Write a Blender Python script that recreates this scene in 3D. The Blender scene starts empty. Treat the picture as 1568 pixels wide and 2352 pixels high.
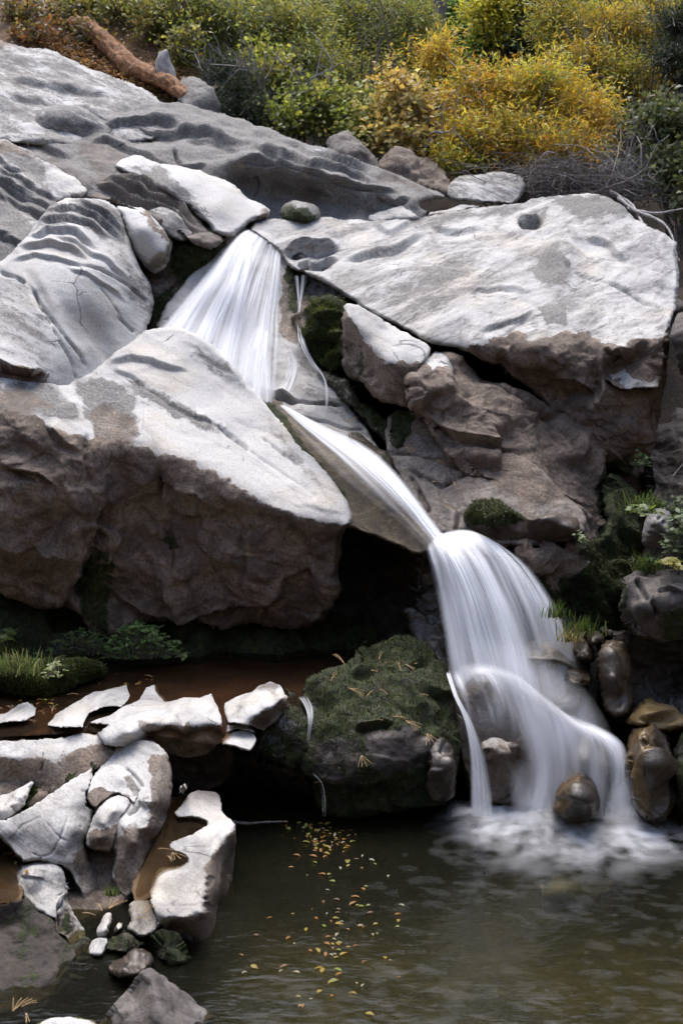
import bpy, math, random
import numpy as np
R_ = math.radians
rng = np.random.default_rng(7)
random.seed(7)
sc = bpy.context.scene
COL = sc.collection

# ------------------------------------------------------------------ camera, sky, sun, exposure
F = 2842.0                       # focal length in plan units (the plan is 1568 units wide, 2354 high)
CX, CY, HOR = 784.0, 1177.0, 805.0
CAMZ = 3.0
PITCH = math.atan((CY - HOR) / F)
cam_d = bpy.data.cameras.new('camera')
cam_d.sensor_fit = 'VERTICAL'
cam_d.angle = 2 * math.atan(CY / F)
cam_d.clip_end = 2000
cam = bpy.data.objects.new('camera', cam_d)
COL.objects.link(cam)
cam_d.dof.use_dof = True
cam_d.dof.focus_distance = 8.8
cam_d.dof.aperture_fstop = 2.8
cam.location = (0, 0, CAMZ)
cam.rotation_euler = (R_(90) - PITCH, 0, 0)
sc.camera = cam

SUN_EL, SUN_AZ = R_(70), R_(-12)       # azimuth measured from +Y (away from the camera) towards +X
world = bpy.data.worlds.new('World')
sc.world = world
world.use_nodes = True
wn = world.node_tree
bg = wn.nodes['Background']
sky = wn.nodes.new('ShaderNodeTexSky')
sky.sky_type = 'NISHITA'
sky.sun_disc = False
sky.sun_elevation = SUN_EL
sky.sun_rotation = SUN_AZ
sky.air_density = 1.0
sky.dust_density = 3.0
wn.links.new(sky.outputs[0], bg.inputs[0])
bg.inputs[1].default_value = 0.15
sun_d = bpy.data.lights.new('sun', 'SUN')
sun_d.energy = 1.8
sun_d.angle = R_(48)
sun_d.color = (1.0, 0.97, 0.92)
sun = bpy.data.objects.new('sun', sun_d)
COL.objects.link(sun)
sun.rotation_euler = (R_(90) - SUN_EL, 0, math.pi - SUN_AZ)
sc.view_settings.view_transform = 'Standard'
sc.view_settings.look = 'None'
sc.view_settings.exposure = 1.2
sc.view_settings.gamma = 1
sc.render.engine = 'CYCLES'
cy = sc.cycles
cy.use_denoising = True
cy.max_bounces = 6
cy.diffuse_bounces = 3
cy.glossy_bounces = 3
cy.transmission_bounces = 4
cy.transparent_max_bounces = 16
cy.caustics_reflective = False
cy.caustics_refractive = False
cy.use_adaptive_sampling = True
cy.adaptive_threshold = 0.03

# ------------------------------------------------------------------ helpers
SP, CP = math.sin(PITCH), math.cos(PITCH)
def at(x, y, Y):
    """plan position + distance -> world point"""
    x = np.asarray(x, float); y = np.asarray(y, float); Y = np.asarray(Y, float)
    dx = (x - CX) / F; dy = (CY - y) / F
    fy = CP + dy * SP; fz = -SP + dy * CP
    t = Y / CP                      # Y is the distance along the view axis: height = CAMZ - Y * (y - HOR) / F
    return np.stack([dx * t, fy * t + 0 * dx, CAMZ + fz * t], -1)
def Zp(x, y, z):
    """control point lying on the level z"""
    return (x, y, (CAMZ - z) * F / (y - HOR))

def _hash(ix, iy, iz):
    h = (ix.astype(np.int64) * 374761393 + iy.astype(np.int64) * 668265263 + iz.astype(np.int64) * 2147483647 + 1013904223) & 0xffffffff
    h = ((h ^ (h >> 13)) * 1274126177) & 0xffffffff
    h = ((h ^ (h >> 16)) * 2246822519) & 0xffffffff
    return h ^ (h >> 15)
_G = np.array([(1,1,0),(-1,1,0),(1,-1,0),(-1,-1,0),(1,0,1),(-1,0,1),(1,0,-1),(-1,0,-1),(0,1,1),(0,-1,1),(0,1,-1),(0,-1,-1),(1,1,0),(-1,1,0),(0,-1,1),(0,-1,-1)], float)
def perlin(P):
    I = np.floor(P).astype(np.int64); f = P - I
    u = f * f * f * (f * (f * 6 - 15) + 10)
    out = 0
    for dx in (0, 1):
        wx = u[..., 0] if dx else 1 - u[..., 0]
        for dy in (0, 1):
            wy = u[..., 1] if dy else 1 - u[..., 1]
            for dz in (0, 1):
                wz = u[..., 2] if dz else 1 - u[..., 2]
                g = _G[_hash(I[..., 0] + dx, I[..., 1] + dy, I[..., 2] + dz) & 15]
                out = out + wx * wy * wz * (g[..., 0] * (f[..., 0] - dx) + g[..., 1] * (f[..., 1] - dy) + g[..., 2] * (f[..., 2] - dz))
    return out
def fbm(P, octv=4, gain=0.5):
    a, s, o = 1.0, 1.0, 0
    for k in range(octv):
        o = o + a * perlin(P * s + 17.3 * k); a *= gain; s *= 2.03
    return o
def facets(P, seed=0):
    """broken rock: every cell gets a small tilted plane of its own, blended a little at the borders"""
    I = np.floor(P).astype(np.int64)
    num = np.zeros(P.shape[:-1]); den = np.zeros(P.shape[:-1])
    for dx in (-1, 0, 1):
        for dy in (-1, 0, 1):
            for dz in (-1, 0, 1):
                J = I + np.array([dx, dy, dz])
                h = _hash(J[..., 0] + seed, J[..., 1], J[..., 2])
                c = J + np.stack([(h & 1023) / 1023., ((h >> 10) & 1023) / 1023., ((h >> 20) & 1023) / 1023.], -1)
                h2 = _hash(J[..., 0] + seed + 91, J[..., 1] + 7, J[..., 2] + 3)
                t = np.stack([(h2 & 1023) / 1023., ((h2 >> 10) & 1023) / 1023., ((h2 >> 20) & 1023) / 1023.], -1) - .5
                d = P - c
                w = np.exp(-34 * (d * d).sum(-1))
                num += w * ((d * t).sum(-1) * 1.6 + (((h2 >> 5) & 255) / 255. - .5) * .7); den += w
    return num / (den + 1e-9)
def sstep(a, b, x):
    t = np.clip((x - a) / (b - a), 0, 1); return t * t * (3 - 2 * t)
def poly_sd(X, Y, poly):
    """signed distance, positive inside, and its outward nearest offset"""
    p = np.asarray(poly, float); q = np.roll(p, -1, 0)
    best = np.full(X.shape, 1e18); nx = np.zeros(X.shape); ny = np.zeros(X.shape); ins = np.zeros(X.shape, bool)
    for (ax, ay), (bx, by) in zip(p, q):
        ex, ey = bx - ax, by - ay
        t = np.clip(((X - ax) * ex + (Y - ay) * ey) / (ex * ex + ey * ey + 1e-9), 0, 1)
        ox = ax + t * ex - X; oy = ay + t * ey - Y
        d = ox * ox + oy * oy
        m = d < best
        best = np.where(m, d, best); nx = np.where(m, ox, nx); ny = np.where(m, oy, ny)
        c = ((ay > Y) != (by > Y)) & (X < (bx - ax) * (Y - ay) / (by - ay + 1e-12) + ax)
        ins ^= c
    d = np.sqrt(best)
    return np.where(ins, d, -d), nx, ny
def line_sd(X, Y, line):
    """signed distance to a polyline (positive below / to the right of travel) and position 0..1 along it"""
    p = np.asarray(line, float)
    L = np.r_[0, np.cumsum(np.hypot(*(p[1:] - p[:-1]).T))]
    best = np.full(X.shape, 1e18); sg = np.zeros(X.shape); tt = np.zeros(X.shape)
    for k in range(len(p) - 1):
        ax, ay = p[k]; ex, ey = p[k + 1] - p[k]
        t = np.clip(((X - ax) * ex + (Y - ay) * ey) / (ex * ex + ey * ey + 1e-9), 0, 1)
        ox = X - ax - t * ex; oy = Y - ay - t * ey
        d = ox * ox + oy * oy
        m = d < best - 1e-9
        best = np.where(m, d, best); sg = np.where(m, np.sign(ex * oy - ey * ox), sg); tt = np.where(m, (L[k] + t * (L[k + 1] - L[k])) / L[-1], tt)
    return np.sqrt(best) * np.where(sg == 0, 1, sg), tt
def smooth_poly(poly, it=1):
    p = np.asarray(poly, float)
    for _ in range(it):
        q = np.roll(p, -1, 0)
        p = np.stack([.75 * p + .25 * q, .25 * p + .75 * q], 1).reshape(-1, 2)
    return p
def rbf(pts, X, Y, c):
    p = np.asarray(pts, float); n = len(p); s = 100.
    xy = p[:, :2] / s; cc = c / s
    A = np.zeros((n + 3, n + 3)); b = np.zeros(n + 3)
    r2 = ((xy[:, None] - xy[None]) ** 2).sum(-1)
    A[:n, :n] = -np.sqrt(r2 + cc * cc) - 1e-4 * np.eye(n)
    Q = np.c_[np.ones(n), xy]
    A[:n, n:] = Q; A[n:, :n] = Q.T; b[:n] = p[:, 2]
    w = np.linalg.lstsq(A, b, rcond=None)[0]
    x = X / s; y = Y / s
    o = w[n] + w[n + 1] * x + w[n + 2] * y
    for k in range(n):
        o = o - w[k] * np.sqrt((x - xy[k, 0]) ** 2 + (y - xy[k, 1]) ** 2 + cc * cc)
    return o
def densify(line, step=14):
    out = []
    for a, b in zip(line[:-1], line[1:]):
        n = max(1, int(math.hypot(a[0] - b[0], a[1] - b[1]) / step))
        for k in range(n):
            t = k / n; out.append(tuple(a[i] + (b[i] - a[i]) * t for i in range(3)))
    out.append(tuple(line[-1])); return out

def mesh_from(name, V, faces, mat, smooth=True):
    """faces: list of index arrays (m,3) or (m,4)"""
    me = bpy.data.meshes.new(name)
    me.vertices.add(len(V)); me.vertices.foreach_set('co', np.asarray(V, np.float32).ravel())
    tot = []; idx = []
    for f in faces:
        f = np.asarray(f, np.int32)
        if len(f):
            idx.append(f.ravel()); tot.append(np.full(len(f), f.shape[1], np.int32))
    idx = np.concatenate(idx); tot = np.concatenate(tot)
    me.loops.add(len(idx)); me.loops.foreach_set('vertex_index', idx)
    me.polygons.add(len(tot)); me.polygons.foreach_set('loop_start', np.r_[0, np.cumsum(tot)[:-1]].astype(np.int32))
    me.polygons.foreach_set('use_smooth', np.full(len(tot), smooth))
    me.update(calc_edges=True); me.validate()
    if mat: me.materials.append(mat)
    return me
def fattr(me, name, val):
    a = me.attributes.new(name, 'FLOAT', 'POINT'); a.data.foreach_set('value', np.asarray(val, np.float32).ravel())
def cattr(me, name, val):
    a = me.attributes.new(name, 'FLOAT_COLOR', 'POINT'); a.data.foreach_set('color', np.asarray(val, np.float32).ravel())
def tag(o, label=None, cat=None, group=None, kind=None):
    if label: o['label'] = label
    if cat: o['category'] = cat
    if group: o['group'] = group
    if kind: o['kind'] = kind
    return o
def obj(name, me, parent=None, loc=None):
    o = bpy.data.objects.new(name, me); COL.objects.link(o)
    if parent is not None: o.parent = parent
    if loc is not None: o.location = loc
    return o
def empty(name, loc):
    return obj(name, None, None, loc)
def rebase(V):
    """origin of a thing: the middle of its base"""
    V = np.asarray(V); lo, hi = V.min(0), V.max(0)
    o = np.array([(lo[0] + hi[0]) / 2, (lo[1] + hi[1]) / 2, lo[2]])
    return V - o, o

# ------------------------------------------------------------------ materials
def nmat(name):
    m = bpy.data.materials.new(name); m.use_nodes = True
    nt = m.node_tree; nt.nodes.clear()
    out = nt.nodes.new('ShaderNodeOutputMaterial')
    return m, nt, out
class NT:
    def __init__(s, nt): s.nt = nt
    def n(s, t, **k):
        nd = s.nt.nodes.new(t)
        for a, b in k.items(): setattr(nd, a, b)
        return nd
    def l(s, a, b): s.nt.links.new(a, b)
    def noise(s, vec, scale, det=4, rough=.55, dist=0):
        n = s.n('ShaderNodeTexNoise'); n.inputs['Scale'].default_value = scale; n.inputs['Detail'].default_value = det
        n.inputs['Roughness'].default_value = rough; n.inputs['Distortion'].default_value = dist
        if vec is not None: s.l(vec, n.inputs['Vector'])
        return n.outputs['Fac']
    def ramp(s, fac, a, b, lo=0., hi=1.):
        r = s.n('ShaderNodeMapRange'); r.interpolation_type = 'SMOOTHSTEP'
        r.inputs['From Min'].default_value = a; r.inputs['From Max'].default_value = b
        r.inputs['To Min'].default_value = lo; r.inputs['To Max'].default_value = hi
        s.l(fac, r.inputs['Value']); return r.outputs['Result']
    def math(s, op, a, b=None):
        m = s.n('ShaderNodeMath', operation=op)
        for i, v in enumerate((a, b)):
            if v is None: continue
            if isinstance(v, (int, float)): m.inputs[i].default_value = v
            else: s.l(v, m.inputs[i])
        return m.outputs[0]
    def mix(s, fac, a, b, bt='MIX'):
        m = s.n('ShaderNodeMix', data_type='RGBA', blend_type=bt)
        for sock, v in ((m.inputs['Factor'], fac), (m.inputs['A'], a), (m.inputs['B'], b)):
            if isinstance(v, (int, float)): sock.default_value = v
            elif isinstance(v, tuple): sock.default_value = v + (1,) if len(v) == 3 else v
            else: s.l(v, sock)
        return m.outputs['Result']
    def scale(s, vec, sx, sy, sz, rot=(0, 0, 0)):
        m = s.n('ShaderNodeMapping'); m.inputs['Scale'].default_value = (sx, sy, sz); m.inputs['Rotation'].default_value = rot
        s.l(vec, m.inputs['Vector']); return m.outputs[0]

def granite_material(name, pale=(.47, .457, .44), grey=(.235, .228, .222), brown_a=(.095, .069, .053), brown_b=(.235, .178, .135)):
    m, nt, out = nmat(name); k = NT(nt)
    b = k.n('ShaderNodeBsdfPrincipled'); k.l(b.outputs[0], out.inputs[0])
    pos = k.n('ShaderNodeNewGeometry').outputs['Position']
    a = k.n('ShaderNodeAttribute', attribute_name='mask')
    sp = k.n('ShaderNodeSeparateColor'); k.l(a.outputs['Color'], sp.inputs[0])
    stain, moss, wet, lich = sp.outputs[0], sp.outputs[1], sp.outputs[2], a.outputs['Alpha']
    gr = k.n('ShaderNodeAttribute', attribute_name='grain').outputs['Vector']
    mid = k.noise(pos, 9, 6, .65, .6); fine = k.noise(pos, 48, 4, .75); grain = k.noise(pos, 75, 3, .8)
    s1 = k.noise(k.scale(gr, 1.5, 7, 1.5), 1.0, 7, .72, .6); s2 = k.noise(k.scale(gr, 9, 30, 9), 1.0, 3, .7, .3)
    col = k.mix(k.ramp(k.math('ADD', s1, k.math('MULTIPLY', k.math('SUBTRACT', lich, .35), .26)), .38, .66), pale, grey)
    col = k.mix(k.ramp(k.noise(pos, 1.6, 4, .6), .46, .70, 0, .75), col, k.mix(1., col, (1.0, .92, .80), 'MULTIPLY'))
    col = k.mix(k.math('MULTIPLY', k.ramp(grain, .50, .64), .42), col, (.13, .125, .12))
    col = k.mix(k.math('MULTIPLY', k.ramp(grain, .46, .34), .18), col, (.66, .65, .63))
    # lichen and weathering crust: speckled, drawn out along the grain of the rock
    lv = k.math('ADD', k.math('MULTIPLY', lich, .42), k.math('ADD', k.math('MULTIPLY', s1, .54), k.math('ADD', k.math('MULTIPLY', s2, .46), k.math('MULTIPLY', fine, .34))))
    lf = k.ramp(lv, .88, .95)
    col = k.mix(k.math('MULTIPLY', lf, .88), col, k.mix(k.ramp(fine, .4, .62), (.085, .08, .075), (.20, .19, .178)))
    # brown unpolished rock
    sf = k.ramp(k.math('ADD', stain, k.math('MULTIPLY', k.math('SUBTRACT', k.math('ADD', k.math('MULTIPLY', mid, .6), k.math('MULTIPLY', fine, .4)), .5), .75)), .27, .70)
    br = k.mix(k.ramp(k.noise(pos, 4.2, 7, .72, .9), .36, .64), brown_a, brown_b)
    br = k.mix(k.ramp(k.noise(pos, 2.1, 3, .5), .5, .68, 0, .6), br, k.mix(1., br, (.78, .84, .92), 'MULTIPLY'))
    br = k.mix(k.math('MULTIPLY', k.ramp(fine, .46, .62), .65), br, (.045, .038, .034))
    br = k.mix(k.math('MULTIPLY', k.ramp(k.math('ADD', k.math('MULTIPLY', k.noise(pos, 14, 5, .75), .6), k.math('MULTIPLY', grain, .4)), .54, .66), .5), br, tuple(min(q_, c_ * 1.9) for q_, c_ in zip((.30, .255, .215), brown_b)))
    col = k.mix(sf, col, br)
    # fine joints
    vv = k.n('ShaderNodeVectorMath', operation='ADD'); wn_ = k.n('ShaderNodeTexNoise'); wn_.inputs['Scale'].default_value = 1.6; wn_.inputs['Detail'].default_value = 4
    k.l(pos, wn_.inputs['Vector']); k.l(k.scale(gr, 1., 1.9, 1.2), vv.inputs[0]); k.l(wn_.outputs['Color'], vv.inputs[1])
    vo = k.n('ShaderNodeTexVoronoi', feature='DISTANCE_TO_EDGE'); vo.inputs['Scale'].default_value = 1.15; k.l(vv.outputs[0], vo.inputs['Vector'])
    jf = k.math('MULTIPLY', k.ramp(vo.outputs['Distance'], .016, .004), k.ramp(k.noise(pos, 2.6, 3), .53, .66))
    col = k.mix(k.math('MULTIPLY', jf, .55), col, (.05, .044, .04))
    # damp
    wf = k.ramp(k.math('ADD', wet, k.math('MULTIPLY', k.math('SUBTRACT', mid, .5), .5)), .3, .7)
    col = k.mix(wf, col, k.mix(1.0, col, (.34, .30, .25), 'MULTIPLY'))
    # moss
    mf = k.ramp(k.math('ADD', moss, k.math('MULTIPLY', k.math('SUBTRACT', mid, .5), 1.1)), .42, .60)
    mc = k.mix(k.ramp(k.noise(pos, 22, 5, .7), .35, .68), (.008, .012, .003), (.042, .055, .010))
    mc = k.mix(k.math('MULTIPLY', k.ramp(k.noise(pos, 6, 3), .5, .7), .6), mc, (.034, .026, .011))
    col = k.mix(mf, col, mc)
    k.l(col, b.inputs['Base Color'])
    rough = k.math('SUBTRACT', .82, k.math('MULTIPLY', k.math('MULTIPLY', wf, k.math('SUBTRACT', 1., mf)), k.ramp(fine, .3, .6, .25, .50)))
    k.l(rough, b.inputs['Roughness'])
    k.l(k.math('MULTIPLY', k.math('MULTIPLY', wf, k.math('SUBTRACT', 1., mf)), .30), b.inputs['Coat Weight']); b.inputs['Coat Roughness'].default_value = .28
    b.inputs['Specular IOR Level'].default_value = .4
    h = k.math('ADD', k.math('MULTIPLY', mid, k.math('ADD', .10, k.math('MULTIPLY', sf, .35))), k.math('ADD', k.math('MULTIPLY', fine, k.math('ADD', .10, k.math('MULTIPLY', sf, .12))), k.math('MULTIPLY', grain, .05)))
    h = k.math('ADD', h, k.math('MULTIPLY', k.math('MULTIPLY', k.math('ADD', s1, k.math('MULTIPLY', s2, .4)), lich), .75))
    h = k.math('ADD', h, k.math('MULTIPLY', lf, -.05))
    h = k.math('ADD', h, k.math('MULTIPLY', jf, -.25))
    h = k.math('ADD', h, k.math('MULTIPLY', mf, k.math('MULTIPLY', k.noise(pos, 110, 3, .8), .5)))
    h = k.math('MULTIPLY', h, k.math('SUBTRACT', 1., k.math('MULTIPLY', wf, .1)))
    bp = k.n('ShaderNodeBump'); bp.inputs['Strength'].default_value = .75; bp.inputs['Distance'].default_value = .035
    k.l(h, bp.inputs['Height']); k.l(bp.outputs[0], b.inputs['Normal'])
    return m
GRANITE = granite_material('granite')
OCHRE = granite_material('ochre_stone', (.28, .19, .07), (.15, .10, .035), (.055, .042, .028), (.14, .105, .06))
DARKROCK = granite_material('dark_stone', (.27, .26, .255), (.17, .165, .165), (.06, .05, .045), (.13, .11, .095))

def leaf_material(name, trans=.48):
    m, nt, out = nmat(name); k = NT(nt)
    a = k.n('ShaderNodeAttribute', attribute_name='tint')
    pos = k.n('ShaderNodeNewGeometry').outputs['Position']
    col = k.mix(k.math('MULTIPLY', k.noise(pos, 130, 2), .35), a.outputs['Color'], (.03, .03, .01))
    b = k.n('ShaderNodeBsdfPrincipled'); k.l(col, b.inputs['Base Color']); b.inputs['Roughness'].default_value = .5
    t = k.n('ShaderNodeBsdfTranslucent'); k.l(k.mix(.5, col, k.mix(1., col, (1.6, 1.5, .8), 'MULTIPLY')), t.inputs[0])
    mx = k.n('ShaderNodeMixShader'); mx.inputs[0].default_value = trans
    k.l(b.outputs[0], mx.inputs[1]); k.l(t.outputs[0], mx.inputs[2]); k.l(mx.outputs[0], out.inputs[0])
    return m
LEAF = leaf_material('leaf')
def bark_material(name, a=(.09, .075, .065), c=(.22, .20, .19), sc_=30.):
    m, nt, out = nmat(name); k = NT(nt)
    b = k.n('ShaderNodeBsdfPrincipled'); k.l(b.outputs[0], out.inputs[0])
    pos = k.n('ShaderNodeNewGeometry').outputs['Position']
    n = k.noise(pos, sc_, 5, .7, 1.)
    k.l(k.mix(k.ramp(n, .35, .65), a, c), b.inputs['Base Color']); b.inputs['Roughness'].default_value = .85
    bp = k.n('ShaderNodeBump'); bp.inputs['Strength'].default_value = .6; bp.inputs['Distance'].default_value = .02
    k.l(n, bp.inputs['Height']); k.l(bp.outputs[0], b.inputs['Normal'])
    return m
BARK = bark_material('bark')
GREYWOOD = bark_material('grey_wood', (.19, .175, .17), (.38, .36, .35), 22)
ROTWOOD = bark_material('rotten_wood', (.10, .045, .022), (.36, .17, .07), 16)

def white_water_material():
    m, nt, out = nmat('white_water'); k = NT(nt)
    a = k.n('ShaderNodeAttribute', attribute_name='dens')
    d = k.n('ShaderNodeBsdfDiffuse'); d.inputs[0].default_value = (.93, .94, .97, 1)
    t = k.n('ShaderNodeBsdfTranslucent'); t.inputs[0].default_value = (.93, .94, .97, 1)
    g = k.n('ShaderNodeBsdfGlossy'); g.inputs['Roughness'].default_value = .35
    m1 = k.n('ShaderNodeMixShader'); m1.inputs[0].default_value = .30; k.l(d.outputs[0], m1.inputs[1]); k.l(t.outputs[0], m1.inputs[2])
    m0 = k.n('ShaderNodeMixShader'); m0.inputs[0].default_value = .06; k.l(m1.outputs[0], m0.inputs[1]); k.l(g.outputs[0], m0.inputs[2])
    tr = k.n('ShaderNodeBsdfTransparent')
    m2 = k.n('ShaderNodeMixShader'); k.l(a.outputs['Fac'], m2.inputs[0]); k.l(tr.outputs[0], m2.inputs[1]); k.l(m0.outputs[0], m2.inputs[2])
    k.l(m2.outputs[0], out.inputs[0]); return m
WHITE = white_water_material()
def pool_material(name, tint, murk, scale, opaque=.35, bump=.25):
    m, nt, out = nmat(name); k = NT(nt)
    pos = k.n('ShaderNodeNewGeometry').outputs['Position']
    v = k.scale(pos, 1, 1.5, 1, (0, 0, .35))
    h = k.math('ADD', k.noise(v, scale, 2, .5, .6), k.math('MULTIPLY', k.noise(k.scale(pos, 1, 2.4, 1, (0, 0, .5)), scale * 2.6, 2, .5, .3), .30))
    h = k.math('MULTIPLY', h, k.ramp(k.noise(pos, 1.3, 2), .35, .65, .45, 1.))
    bp = k.n('ShaderNodeBump'); bp.inputs['Strength'].default_value = bump; bp.inputs['Distance'].default_value = .10
    k.l(h, bp.inputs['Height'])
    tr = k.n('ShaderNodeBsdfTransparent'); tr.inputs[0].default_value = tint + (1,)
    df = k.n('ShaderNodeBsdfDiffuse'); df.inputs[0].default_value = murk + (1,)
    mu = k.n('ShaderNodeMixShader'); mu.inputs[0].default_value = opaque; k.l(tr.outputs[0], mu.inputs[1]); k.l(df.outputs[0], mu.inputs[2])
    g = k.n('ShaderNodeBsdfGlossy'); g.inputs['Roughness'].default_value = .13; k.l(bp.outputs[0], g.inputs['Normal'])
    fr = k.n('ShaderNodeFresnel'); fr.inputs['IOR'].default_value = 1.33; k.l(bp.outputs[0], fr.inputs['Normal'])
    mx = k.n('ShaderNodeMixShader'); k.l(fr.outputs[0], mx.inputs[0]); k.l(mu.outputs[0], mx.inputs[1]); k.l(g.outputs[0], mx.inputs[2])
    k.l(mx.outputs[0], out.inputs[0]); return m
POOL = pool_material('pool_water', (.58, .55, .37), (.040, .040, .025), 5.0, .13, .16)
SHALLOW = pool_material('shallow_water', (.62, .50, .40), (.050, .030, .018), 6., .20, .05)
PUDDLE = pool_material('puddle_water', (.55, .47, .35), (.055, .038, .02), 6., .25, .05)
def soil_material(name, a, c, d):
    m, nt, out = nmat(name); k = NT(nt)
    b = k.n('ShaderNodeBsdfPrincipled'); k.l(b.outputs[0], out.inputs[0]); b.inputs['Roughness'].default_value = .9
    pos = k.n('ShaderNodeNewGeometry').outputs['Position']
    n1 = k.noise(pos, 3, 6, .65); n2 = k.noise(pos, 28, 5, .75)
    k.l(k.mix(k.math('MULTIPLY', k.ramp(n2, .55, .7), .7), k.mix(k.ramp(n1, .4, .6), a, c), d), b.inputs['Base Color'])
    bp = k.n('ShaderNodeBump'); bp.inputs['Strength'].default_value = .8; bp.inputs['Distance'].default_value = .04
    k.l(n2, bp.inputs['Height']); k.l(bp.outputs[0], b.inputs['Normal'])
    return m
SOIL = soil_material('forest_soil', (.035, .026, .018), (.075, .05, .03), (.14, .09, .05))
POOLBED = soil_material('pool_bed', (.045, .046, .028), (.085, .08, .05), (.15, .15, .10))
SILT = soil_material('brown_silt', (.13, .072, .042), (.20, .115, .068), (.08, .048, .03))
MUD = soil_material('dark_silt', (.10, .06, .03), (.16, .10, .05), (.07, .045, .03))
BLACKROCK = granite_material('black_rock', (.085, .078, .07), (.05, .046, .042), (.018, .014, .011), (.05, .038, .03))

def leaf_mesh(name, pos, dirs, nor, L, W, tint, mat=None, bend=.15):
    """one kite of four corners per leaf"""
    n = len(pos); L = np.broadcast_to(L, (n,))[:, None]; W = np.broadcast_to(W, (n,))[:, None]
    dirs = dirs / (np.linalg.norm(dirs, axis=1, keepdims=True) + 1e-9)
    s = np.cross(dirs, nor); s /= np.linalg.norm(s, axis=1, keepdims=True) + 1e-9
    up = np.cross(s, dirs)
    V = np.stack([pos, pos + dirs * L * .42 + s * W * .5, pos + dirs * L - up * L * bend, pos + dirs * L * .42 - s * W * .5], 1).reshape(-1, 3)
    F = np.arange(4 * n).reshape(n, 4)
    me = mesh_from(name, V, [F], mat or LEAF)
    cattr(me, 'tint', np.repeat(np.c_[tint, np.ones(n)], 4, 0))
    return me
FUZZ_TINT = .45
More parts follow.
